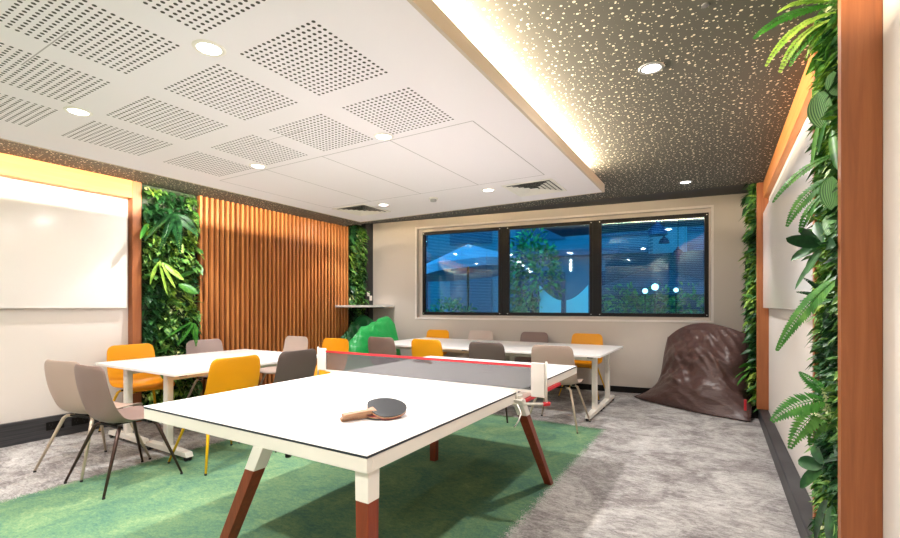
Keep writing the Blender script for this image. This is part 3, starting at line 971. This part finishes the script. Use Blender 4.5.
GB = 'green bean bags below the corner counter'
Fg = [((-5.46, 5.40, .02), (-5.32, 5.22, .02), (-5.00, 5.45, .02)),
      ((-5.47, 5.45, .25), (-5.30, 5.28, .38), (-4.98, 5.50, .28)),
      ((-5.47, 5.55, .52), (-5.28, 5.44, .66), (-4.98, 5.62, .54)),
      ((-5.47, 5.70, .78), (-5.26, 5.62, .92), (-5.00, 5.76, .80)),
      ((-5.44, 5.88, .94), (-5.24, 5.86, 1.12), (-5.02, 5.92, 1.02))]
Gg = [((-5.46, 5.40, .01), (-5.32, 5.22, .01), (-5.00, 5.45, .01)),
      ((-5.47, 5.7, .01), (-5.3, 5.7, .01), (-5.0, 5.7, .01)),
      ((-5.47, 6.0, .1), (-5.3, 6.05, .1), (-5.0, 6.1, .1)),
      ((-5.47, 6.0, .6), (-5.3, 6.05, .6), (-5.02, 6.05, .6)),
      ((-5.44, 5.92, .93), (-5.24, 5.92, 1.11), (-5.02, 5.95, 1.01))]
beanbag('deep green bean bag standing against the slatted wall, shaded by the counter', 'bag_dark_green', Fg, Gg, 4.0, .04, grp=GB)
Fh = [((-4.92, 5.00, .02), (-4.66, 4.86, .02), (-4.36, 5.18, .02)),
      ((-4.96, 5.02, .34), (-4.68, 4.90, .52), (-4.30, 5.24, .34)),
      ((-4.97, 5.28, .68), (-4.70, 5.18, .84), (-4.36, 5.42, .58)),
      ((-4.97, 5.64, .84), (-4.78, 5.60, .96), (-4.50, 5.78, .74)),
      ((-4.96, 6.00, .94), (-4.86, 6.06, 1.10), (-4.72, 6.08, .98))]
Gh = [((-4.92, 5.00, .01), (-4.66, 4.86, .01), (-4.36, 5.18, .01)),
      ((-4.95, 5.6, .01), (-4.7, 5.6, .01), (-4.40, 5.6, .01)),
      ((-4.95, 6.1, .1), (-4.7, 6.15, .1), (-4.46, 6.1, .1)),
      ((-4.95, 6.12, .6), (-4.75, 6.15, .6), (-4.5, 6.1, .5)),
      ((-4.96, 6.05, .93), (-4.86, 6.10, 1.09), (-4.72, 6.12, .97))]
beanbag('bright glossy green bean bag slumped forward under the corner counter', 'bag_green', Fh, Gh, 7.0, .045, grp=GB)

# ================================================================= LIVING WALLS
random.seed(11)
def leaf(bm, p, d, up, L, w, droop=0.25, fold=0.25):
    d = d.normalized(); s = d.cross(up)
    if s.length < 1e-3: s = d.cross(Vector((0.3, 0.9, 0.1)))
    s.normalize(); n = s.cross(d).normalized()
    rows = []
    for t_, ww in ((0, .06), (.3, .8), (.62, .85), (1, 0)):
        c = p + d * (L * t_) - Vector((0, 0, 1)) * (droop * L * t_ * t_)
        if ww == 0: rows.append([bm.verts.new(c)]); continue
        h = w * ww / 2
        rows.append([bm.verts.new(c - s * h + n * fold * h), bm.verts.new(c), bm.verts.new(c + s * h + n * fold * h)])
    for a, b in zip(rows, rows[1:]):
        if len(b) == 3:
            for k in (0, 1): bm.faces.new((a[k], a[k + 1], b[k + 1], b[k]))
        else:
            for k in (0, 1): bm.faces.new((a[k], a[k + 1], b[0]))

def rvec():
    while True:
        v = Vector((random.uniform(-1, 1), random.uniform(-1, 1), random.uniform(-1, 1)))
        if .1 < v.length < 1: return v.normalized()

def green_wall(label, x, nx, y0, y1, z0, z1, dens, Lr=(.05, .13), depth=.10, back=0.04):
    """x: front of the backing, nx: +1/-1 outward direction along x"""
    t_ = thing('vertical_garden', label, 'green wall', (x, (y0 + y1) / 2, z0), group=None)
    o = Vector(t_.location)
    bm = bm_new(); xa, xb = sorted((0, -nx * back))
    box(bm, xa, xb, y0 - o.y, y1 - o.y, 0, z1 - z0); link_bm('backing', bm, 'moss', t_)
    bms = {k: bm_new() for k in ('leaf', 'leaf_dark', 'leaf_lime', 'leaf_pale')}
    n = int(dens * (y1 - y0) * (z1 - z0))
    for i in range(n):
        y = random.uniform(y0 + .01, y1 - .01); z = random.uniform(z0 + .01, z1 - .02)
        p = Vector((nx * random.uniform(0, depth * .55), y - o.y, z - o.z))
        f = noise.noise(Vector((y * 3.2 + x, z * 3.2, x * 5)))
        f2 = noise.noise(Vector((y * 4.5 + 9, z * 4.5, 2)))
        k = 'leaf_dark' if f < -.12 else ('leaf_pale' if f2 > .33 and random.random() < .7 else ('leaf_lime' if f > .22 and random.random() < .6 else 'leaf'))
        d = Vector((nx * random.uniform(.25, 1.2), random.uniform(-1, 1), random.uniform(-.9, .7)))
        L = random.uniform(*Lr)
        if k == 'leaf_pale': L *= .6
        wd = L * random.choice((.3, .45, .6))
        # keep inside the bay sideways
        tipy = p.y + o.y + d.normalized().y * L
        if tipy < y0 - .02 or tipy > y1 + .02 or z > z1 - .06: d.y *= .2; d.z = -abs(d.z)
        leaf(bms[k], p, d, Vector((0, 0, 1)) + rvec() * .6, L, wd, random.uniform(.1, .6))
    for k, b in bms.items():
        q = link_bm({'leaf': 'mixed_foliage', 'leaf_dark': 'dark_foliage', 'leaf_lime': 'lime_foliage', 'leaf_pale': 'cream_foliage'}[k], b, k, t_)
        q['kind'] = 'stuff'
    return t_
green_wall('tall living green wall between the whiteboard post and the timber slats', -5.55, 1, 2.575, 3.19, 0.0, ZC - .005, 1250, (.06, .15), .12)
green_wall('narrow living green wall in the far left corner beside the slats', -5.55, 1, 5.86, 6.24, 0.0, ZC + .08, 1100, (.06, .15), .12)
green_wall('slim living green wall beside the window, behind the far timber post', 0.44, -1, 6.14, 7.0, 0.14, ZC + .1, 520, (.07, .17), .15)
green_wall('close living green wall at the right edge between two timber posts', 0.445, -1, 2.12, 2.74, 0.0, ZC - .005, 2300, (.03, .085), .06, .03)
# black planter base of the far right green wall
bm = bm_new(); box(bm, .27, .388, 6.2, 6.95, 0, .09)
tag(link_bm('planter_trough', bm, 'black', bevel=.006), 'low black trough on the floor beneath the green wall beside the window', 'planter')

# ---- single plants growing from the green walls
def bez(a, b, c, t_):
    return a * (1 - t_) ** 2 + b * 2 * t_ * (1 - t_) + c * t_ * t_
def frond_bm(a, c, arch, width, n, up=Vector((.15, -.8, .75)), lw=0.62, swept=.45):
    bm = bm_new(); b = (a + c) / 2 + arch
    pts = [bez(a, b, c, k / 14) for k in range(15)]
    tube(bm, pts, [.0028 * (1 - k / 18) for k in range(15)], 5)
    L = sum((q - p).length for p, q in zip(pts, pts[1:])); step = L / n
    for k in range(1, n + 1):
        t_ = k / (n + .3)
        if t_ < .08: continue
        p = bez(a, b, c, t_); d = (bez(a, b, c, min(1, t_ + .02)) - bez(a, b, c, t_ - .02)).normalized()
        s = d.cross(up)
        if s.length < .1: s = d.cross(Vector((1, 0, 0)))
        s.normalize()
        prof = min(1, t_ * 3.2 + .25) * (1 - max(0, t_ - .45) / .62) ** .8
        for sg in (-1, 1):
            dd = (s * sg + d * swept + rvec() * .06).normalized()
            leaf(bm, p, dd, s.cross(d) * sg + Vector((0, 0, .2)), width * max(.15, prof) / 2, step * lw * 2.0, .12, .1)
    return bm
def PX(x, y, X):
    f, cyy, ps, h = 451.5, 305.4, radians(30.7), 1.287
    l = (x - 450) / f; dx = l * cos(ps) - sin(ps); dy = l * sin(ps) + cos(ps)
    t_ = X / dx
    return Vector((X, dy * t_, h - (y - cyy) / f * t_))
def PY(x, y, Y):
    f, cyy, ps, h = 451.5, 305.4, radians(30.7), 1.287
    l = (x - 450) / f; dx = l * cos(ps) - sin(ps); dy = l * sin(ps) + cos(ps)
    t_ = Y / dy
    return Vector((dx * t_, Y, h - (y - cyy) / f * t_))
def fern(label, fronds, m='fern', grp='ferns on the near green wall', name='fern'):
    """fronds: (root, tip, arch, width, n, sweep)"""
    r0 = fronds[0][0]
    t_ = thing(name, label, 'fern' if name == 'fern' else 'plant', r0, group=grp)
    for f in fronds:
        a, c, ar, w, n = f[:5]
        o = link_bm('frond', frond_bm(a - r0, c - r0, Vector(ar), w, n, swept=f[5] if len(f) > 5 else .45, lw=f[6] if len(f) > 6 else .66), m, t_)
    return t_
V = Vector
XW = .40
fern('bright lime fern arching over the dotted ceiling at the top of the near green wall', [
    (PX(838, 12, XW), PY(766, 66, 2.33), (-.03, 0, .10), .07, 24),
    (PX(838, 18, XW), PY(780, 72, 2.38), (-.03, 0, .10), .08, 24),
    (PX(838, 14, XW), PY(806, 60, 2.42), (-.03, 0, .04), .08, 18),
    (PX(836, 2, XW), PY(778, 12, 2.36), (-.02, 0, .06), .09, 20)], 'leaf_lime')
fern('long green fern frond reaching furthest left over the dotted ceiling', [
    (PX(835, 5, XW), PY(754, 38, 2.29), (-.02, 0, .07), .10, 26), (PX(836, 20, XW), PY(790, 66, 2.36), (-.02, 0, .07), .07, 22)], 'fern')
fern('dark sword fern arching out across the right whiteboard, upper of the near green wall', [
    (PX(840, 152, XW), PY(773, 202, 2.33), (-.03, 0, .05), .05, 22),
    (PX(836, 176, XW), PY(787, 226, 2.38), (-.03, 0, .05), .075, 24),
    (PX(838, 186, XW), PY(800, 232, 2.42), (-.03, 0, .05), .07, 20)], 'fern')
fern('broad sword shaped fern drooping left at mid height of the near green wall', [
    (PX(846, 272, XW), PY(777, 350, 2.38), (-.02, 0, .05), .085, 34, .5, .75),
    (PX(838, 300, XW), PY(800, 322, 2.42), (-.02, 0, .05), .05, 14)], 'fern')
fern('large open sword fern spreading low on the near green wall above the skirting', [
    (PX(832, 400, XW), PY(772, 421, 2.33), (-.02, 0, .05), .115, 20, .35, .6),
    (PX(830, 405, XW), PY(790, 448, 2.40), (-.03, 0, .03), .10, 18, .35, .6),
    (PX(832, 398, XW), PY(800, 372, 2.47), (-.02, 0, .02), .07, 14, .35, .6),
    (PX(832, 410, XW), PY(810, 445, 2.47), (-.02, 0, .02), .08, 14, .35, .6)], 'fern')
fern('small dark spiky fern below the leafy rosette on the near green wall', [
    (PX(828, 300, XW), PY(797, 292, 2.47), (0, 0, .015), .035, 9, .8), (PX(828, 296, XW), PY(804, 278, 2.49), (0, 0, .01), .035, 9, .8),
    (PX(828, 300, XW), PY(800, 301, 2.47), (0, 0, .01), .03, 9, .8), (PX(828, 292, XW), PX(816, 270, .35), (0, 0, .0), .03, 8, .8)], 'leaf_dark')
fern('tuft of narrow grassy fronds near the foot of the near green wall', [
    (PX(838, 428, XW), PY(806, 410, 2.47), (0, 0, .02), .03, 10, 1.2), (PX(838, 424, XW), PY(812, 396, 2.49), (0, 0, .02), .03, 10, 1.2),
    (PX(838, 430, XW), PX(822, 388, .36), (0, 0, .0), .03, 10, 1.2)], 'leaf_pale')

def big_leaf(bm, a, tip, w, up, uvl, cup=.15, n=10):
    d = (tip - a); L = d.length; d.normalize(); s = d.cross(up).normalized(); nn = s.cross(d)
    rows = []
    for i in range(n + 1):
        t_ = i / n
        ww = w * (sin(pi * min(1, t_ * .93 + .04)) ** .62) if 0 < i < n else w * .04
        c = a + d * (L * t_) - V((0, 0, 1)) * (.18 * L * t_ * t_)
        rows.append([(bm.verts.new(c + s * (k / 4 * ww / 2) + nn * (cup * ww * (k / 4) ** 2)), (t_, k / 8 + .5)) for k in range(-4, 5)])
    for p, q in zip(rows, rows[1:]):
        for k in range(8):
            vs = (p[k], p[k + 1], q[k + 1], q[k])
            f = bm.faces.new([v[0] for v in vs])
            for lp, v in zip(f.loops, vs): lp[uvl].uv = ((v[1][0] - .5) * 1.0, (v[1][1] - .5) * 1.0)
def leafy(name, label, leaves, m, grp='broad leaved plants on the near green wall', cup=.15):
    r0 = leaves[0][0]
    t_ = thing(name, label, 'plant', r0, group=grp)
    for a, c, w in leaves:
        bm = bm_new(); uvl = bm.loops.layers.uv.new('UVMap')
        nrm = V((-1, -.6, .25))
        big_leaf(bm, a - r0, c - r0, w, nrm, uvl, cup)
        tube(bm, [(0, 0, 0) if a == r0 else a - r0, (a - r0) * .5 + V((.02, 0, 0))], .002, 5)
        link_bm('leaf', bm, m, t_, smooth=True)
    return t_
leafy('striped_plant', 'round striped leaves high on the near green wall beneath the lime fern', [
    (PX(828, 128, .385), PX(818, 84, .355), .115), (PX(838, 96, .39), PX(833, 66, .37), .07)], 'leaf_striped')
leafy('striped_plant', 'round striped leaves further down the near green wall beside the dark sword fern', [
    (PX(836, 212, .385), PX(832, 168, .365), .105), (PX(838, 240, .39), PX(826, 208, .37), .06)], 'leaf_striped')
leafy('broadleaf_plant', 'bright twisted leaf hanging near the top of the near green wall', [
    (PX(820, 118, .375), PY(812, 160, 2.52), .03), (PX(826, 122, .375), PX(818, 150, .36), .03), (PX(832, 130, .375), PX(838, 160, .37), .04)], 'fern')
leafy('broadleaf_plant', 'dark leafy rosette sticking out over the whiteboard at mid height of the near green wall', [
    (PX(822, 246, .375), PY(786, 232, 2.40), .06), (PX(820, 244, .375), PY(800, 222, 2.44), .055), (PX(822, 246, .375), PY(791, 256, 2.42), .055),
    (PX(822, 250, .375), PY(806, 270, 2.47), .05), (PX(824, 246, .375), PY(815, 215, 2.49), .05), (PX(822, 250, .375), PY(795, 283, 2.43), .03),
    (PX(826, 248, .375), PX(836, 232, .36), .05)], 'leaf_dark')
leafy('broadleaf_plant', 'rounded mid green leaves low on the near green wall below the open sword fern', [
    (PX(822, 468, .37), PY(798, 456, 2.47), .06), (PX(822, 470, .37), PY(800, 482, 2.48), .055), (PX(824, 464, .37), PY(812, 440, 2.50), .05),
    (PX(828, 500, .37), PY(815, 530, 2.51), .05), (PX(832, 505, .38), PX(834, 545, .37), .06)], 'leaf_dark')
# plants on the left green wall
XL_ = -5.44
GLW = 'plants on the left green wall'
fern('wide dark fern high on the left green wall under the lime leaves', [
    (PX(172, 212, XL_), PX(145, 240, XL_ + .16), (.05, 0, .06), .16, 20, .3), (PX(172, 212, XL_), PX(160, 250, XL_ + .2), (.06, 0, .04), .15, 20, .3),
    (PX(172, 212, XL_), PX(180, 252, XL_ + .2), (.06, 0, .05), .15, 20, .3), (PX(174, 214, XL_), PX(198, 236, XL_ + .14), (.04, 0, .06), .15, 18, .3)], 'leaf_dark', GLW)
fern('green fern low on the left green wall beside the slats', [
    (PX(192, 322, XL_), PX(166, 338, XL_ + .14), (.05, 0, .05), .12, 18, .3), (PX(192, 322, XL_), PX(178, 345, XL_ + .16), (.05, 0, .04), .12, 18, .3),
    (PX(192, 322, XL_), PX(196, 346, XL_ + .16), (.05, 0, .03), .10, 18, .3)], 'fern', GLW)
leafy('broadleaf_plant', 'large pale bladed leaves at mid height of the left green wall', [
    (PX(162, 262, XL_), PX(184, 276, XL_ + .15), .09), (PX(162, 262, XL_), PX(176, 284, XL_ + .15), .08), (PX(160, 262, XL_), PX(150, 280, XL_ + .12), .08),
    (PX(160, 260, XL_), PX(168, 290, XL_ + .15), .07)], 'leaf_lime', GLW)
leafy('broadleaf_plant', 'clump of broad dark leaves on the left green wall near the slats', [
    (PX(178, 280, XL_), PX(196, 268, XL_ + .13), .10), (PX(178, 284, XL_), PX(198, 290, XL_ + .15), .10), (PX(150, 225, XL_), PX(140, 235, XL_ + .12), .09),
    (PX(150, 232, XL_), PX(160, 225, XL_ + .12), .09)], 'fern', GLW)
leafy('broadleaf_plant', 'long leaves low on the slim green wall beside the brown bean bag', [
    (V((.34, 6.3, .56)), V((.17, 6.12, .50)), .08), (V((.34, 6.35, .52)), V((.19, 6.2, .40)), .07), (V((.34, 6.3, .60)), V((.2, 6.1, .62)), .05)], 'fern', 'plants by the window')

# ================================================================= OUTDOORS, BEYOND THE WINDOW
bm = bm_new(); box(bm, -16, 16, 0.25, 22, -0.15, -0.05, WB); struct('ground_terrace', bm, 'out_ground')
def PD(x, y, D):
    """point seen at this place at depth D"""
    f, cyy, ps, h = 451.5, 305.4, radians(30.7), 1.287
    l = (x - 450) / f * D
    return V((l * cos(ps) - D * sin(ps), l * sin(ps) + D * cos(ps), h - (y - cyy) / f * D))
# facing building
bm = bm_new(); box(bm, -14, 14, 11, 11.4, 0, 9, WB)
fac = struct('wall_facing_building', bm, 'out_wall')
bm = bm_new()
for u in range(-12, 14, 3):
    for z in (.9, 3.9, 6.9):
        box(bm, u, u + 1.9, 10.94, 11.0, z, z + 1.7, WB)
link_bm('dark_window', bm, mat('dark window glass', lin(22, 44, 78), .15), fac)
bm = bm_new()
for z in (3.2, 6.3):
    box(bm, -14, 14, 10.6, 11.0, z, z + .22, WB)
link_bm('ledge', bm, 'canvas', fac)
# brick annex seen in the right pane
a = PD(653, 256, 13.0); b = PD(687, 218, 13.0)
bm = bm_new(); uvl = bm.loops.layers.uv.new('UVMap')
d = (V((b.x, b.y, 0)) - V((a.x, a.y, 0))).normalized(); nn = V((-d.y, d.x, 0))
w_ = (V((b.x, b.y, 0)) - V((a.x, a.y, 0))).length
vs = [V((a.x, a.y, a.z)) + d * (i * w_) + nn * (j * .3) + V((0, 0, k * 1.6)) for i in (0, 1) for j in (0, 1) for k in (0, 1)]
v = [bm.verts.new(q) for q in vs]
for f_ in ((0, 1, 3, 2), (4, 6, 7, 5), (0, 4, 5, 1), (2, 3, 7, 6), (0, 2, 6, 4), (1, 5, 7, 3)):
    F_ = bm.faces.new([v[i] for i in f_])
    for lp in F_.loops:
        i = v.index(lp.vert); lp[uvl].uv = ((i // 4) * 1.0, (i % 2) * 1.6)
br = struct('wall_brick_annex', bm, 'out_brick')
bm = bm_new(); box(bm, a.x - 1.2, a.x + 2.2, a.y - .6, a.y + 1.2, -.05, a.z); link_bm('lower_storey', bm, 'canvas', br)
# pendant lamps under the terrace beam
bm = bm_new()
p1 = PD(640, 205, 9.5); box(bm, p1.x - 3, p1.x + 3.5, p1.y - .1, p1.y + 4.5, 3.55, 3.7)
for px_ in (-2.8, 3.3):
    box(bm, p1.x + px_, p1.x + px_ + .14, p1.y, p1.y + .14, -.05, 3.55)
tag(link_bm('terrace_canopy', bm, 'canvas'), 'dark flat canopy over the terrace outside the window', 'canopy')
for k, (x, y, D, s_, l) in enumerate(((657.5, 230, 9.7, 1.0, 'large bell shaped lampshade hanging outside the right window pane'),
                          (664, 240.5, 11.2, .62, 'small bell shaped lampshade in front of the bricks outside'),
                          (678, 252.5, 11.6, .72, 'lower right bell shaped lampshade outside, just over the brick edge'))):
    c = PD(x, y, D); t_ = thing('pendant_lamp', l, 'pendant lamp', c, group='pendant lamps outside the window')
    bm = bm_new(); lathe(bm, [(.20 * s_, -.11 * s_), (.185 * s_, -.02 * s_), (.13 * s_, .07 * s_), (.05 * s_, .13 * s_), (.04 * s_, .19 * s_)], n=28, cap=False)
    link_bm('shade', bm, mat('navy shade %d' % k, lin(34, 60, 104), .4), t_, smooth=True)
    bm = bm_new(); tube(bm, [(0, 0, .18 * s_), (0, 0, 3.55 - c.z)], .008, 6); link_bm('cord', bm, 'black', t_)
    bm = bm_new(); lathe(bm, [(.001, -.07 * s_), (.05 * s_, -.03 * s_), (.03 * s_, .05 * s_)], n=14); link_bm('bulb', bm, 'out_white', t_, smooth=True)
# parasols
def parasol(c, r, h, label, tilt, m1, grp='parasols on the terrace'):
    t_ = thing('parasol', label, 'parasol', (c.x, c.y, -.05), group=grp)
    bm = bm_new(); top = bm.verts.new((0, 0, h + .55)); ring = [bm.verts.new((r * cos(a_), r * sin(a_), h + tilt * cos(a_))) for a_ in [2 * pi * k / 8 for k in range(8)]]
    low = [bm.verts.new((r * cos(a_), r * sin(a_), h - .18 + tilt * cos(a_))) for a_ in [2 * pi * k / 8 for k in range(8)]]
    for k in range(8):
        bm.faces.new((top, ring[k], ring[(k + 1) % 8])); bm.faces.new((ring[k], low[k], low[(k + 1) % 8], ring[(k + 1) % 8]))
    o = link_bm('canopy', bm, m1, t_); md = o.modifiers.new('t', 'SOLIDIFY'); md.thickness = .02
    bm = bm_new(); tube(bm, [(0, 0, 0), (0, 0, h + .55)], .03, 10); link_bm('pole', bm, 'black', t_, smooth=True)
    bm = bm_new(); lathe(bm, [(.3, 0), (.3, .06), (.04, .09)]); link_bm('base', bm, 'black', t_)
    return t_
M['canvas_lit_tint'] = mat('canvas with pink light tint', lin(170, 140, 168), .8)  # pink light under the blue canopy, put into the canvas colour
parasol(PD(468, 262, 11.0), 1.35, 2.28, 'parasol with pink light coloured into its canopy outside the left window pane', .15, 'canvas_lit_tint')
parasol(PD(655, 262, 11.0), 1.5, 1.75, 'wide dark blue parasol outside the right window pane', 0, 'canvas')
# hedge and tree outside
def bush(name, label, c, r, n, m, L=(.10, .22), cat='bush', trunk=False):
    t_ = thing(name, label, cat, (c[0], c[1], -.05), group=None)
    bm = bm_new()
    for i in range(n):
        v_ = rvec() * random.uniform(.6, 1.0)
        p = V((v_.x * r[0], v_.y * r[1], c[2] + v_.z * r[2]))
        if p.z < .05: continue
        leaf(bm, p, v_ + rvec() * .7, V((0, 0, 1)) + rvec() * .5, random.uniform(*L), random.uniform(.05, .10), .3)
    o = link_bm('foliage', bm, m, t_); o['kind'] = 'stuff'
    bm = bm_new(); tube(bm, [(0, 0, 0), (.03, 0, c[2] * .5), (0, 0, c[2])], [.06, .05, .02], 8); link_bm('trunk', bm, 'black', t_)
    return t_
cc = PD(532, 275, 9.6)
bush('tree', 'leafy green tree outside the middle window pane', (cc.x, cc.y, 1.75), (.62, .5, 1.25), 1300, 'out_leaf', (.10, .2), 'tree')
for k, (x, D, l) in enumerate(((625, 10.0, 'dark green shrub at the left of the right window pane outside'), (652, 9.8, 'green shrub in the middle of the right window pane outside'),
                  (685, 9.6, 'green shrub at the right of the right window pane outside'), (450, 10.2, 'blue green shrub outside the left window pane'))):
    cc = PD(x, 300, D)
    bush('shrub', l, (cc.x, cc.y, .95 if x > 500 else .9), (.75, .45, .85 if x != 450 else .6), 700, 'out_leaf', (.08, .18), 'shrub')
# white curved screens in the middle pane
for x, sg, l in ((550, -1, 'white curved screen outside the middle pane, the one under the tree'), (577, 1, 'white curved screen outside the middle pane, its high edge to the window mullion')):
    c = PD(x, 315, 9.0); t_ = thing('screen', l, 'screen', (c.x, c.y, -.05), WALL_ANG, 'white screens outside')
    bm = bm_new(); pts = [(-.21, 0)]
    for k in range(11):
        q = -.21 + .42 * k / 10; hgt = 1.44 + .30 * max(0, (q * sg + .21) / .42) ** 1.7
        pts.append((q, hgt))
    pts.append((.21, 0))
    lo = [bm.verts.new((x_, 0, z_)) for x_, z_ in pts]; hi = [bm.verts.new((x_, .04, z_)) for x_, z_ in pts]
    bm.faces.new(lo); bm.faces.new(hi[::-1])
    for i in range(len(pts)):
        j = (i + 1) % len(pts); bm.faces.new((lo[i], lo[j], hi[j], hi[i]))
    link_bm('panel', bm, 'out_white', t_)
    bm = bm_new(); box(bm, -.25, .25, -.12, .16, 0, .06); link_bm('foot', bm, 'black', t_)
# globe lanterns
for x, y, D, r, l in ((655, 287, 9.0, .065, 'largest glowing globe lantern on the terrace outside the right pane'), (645, 291, 9.0, .05, 'glowing lantern left of the largest globe outside the right pane'), (676, 290, 9.2, .045, 'glowing lantern at the right outside the right window pane')):
    c = PD(x, y, D); t_ = thing('lantern', l, 'lantern', (c.x, c.y, -.05), group='lanterns on the terrace')
    bm = bm_new(); lathe(bm, [(r * sin(pi * k / 10) + .0005, r * -cos(pi * k / 10) + c.z + .05) for k in range(11)], n=16); link_bm('globe', bm, 'bulb', t_, smooth=True)
    bm = bm_new(); tube(bm, [(0, 0, 0), (0, 0, c.z + .05 - r)], .012, 8); link_bm('stake', bm, 'black', t_)
# fine horizontal blinds outside two of the panes
for n_i, (u0, u1, l) in enumerate(((wu[0] + .06, wu[1] - .06, 'fine horizontal slat blind outside the left window pane'), (wu[4] + .06, wu[5] - .06, 'fine horizontal slat blind outside the right window pane'))):
    c = WB((u0 + u1) / 2, .15, Z0 + .1); t_ = thing('slat_blind', l, 'blind', c, WALL_ANG, 'slat blinds outside the window')
    hw_ = (u1 - u0) / 2; bm = bm_new(); z = 0
    while z < 1.40:
        box(bm, -hw_, hw_, -.006, .006, z, z + .0012); z += .026
    link_bm('slats', bm, 'out_white', t_)
    bm = bm_new(); box(bm, -hw_, hw_, -.012, .012, 1.385, 1.40); link_bm('head_rail', bm, 'black', t_)
    bm = bm_new()
    for q in (-.45, 0, .45):
        tube(bm, [(q, 0, 0), (q, 0, 1.39)], .0015, 4)
    link_bm('cord', bm, 'black', t_)
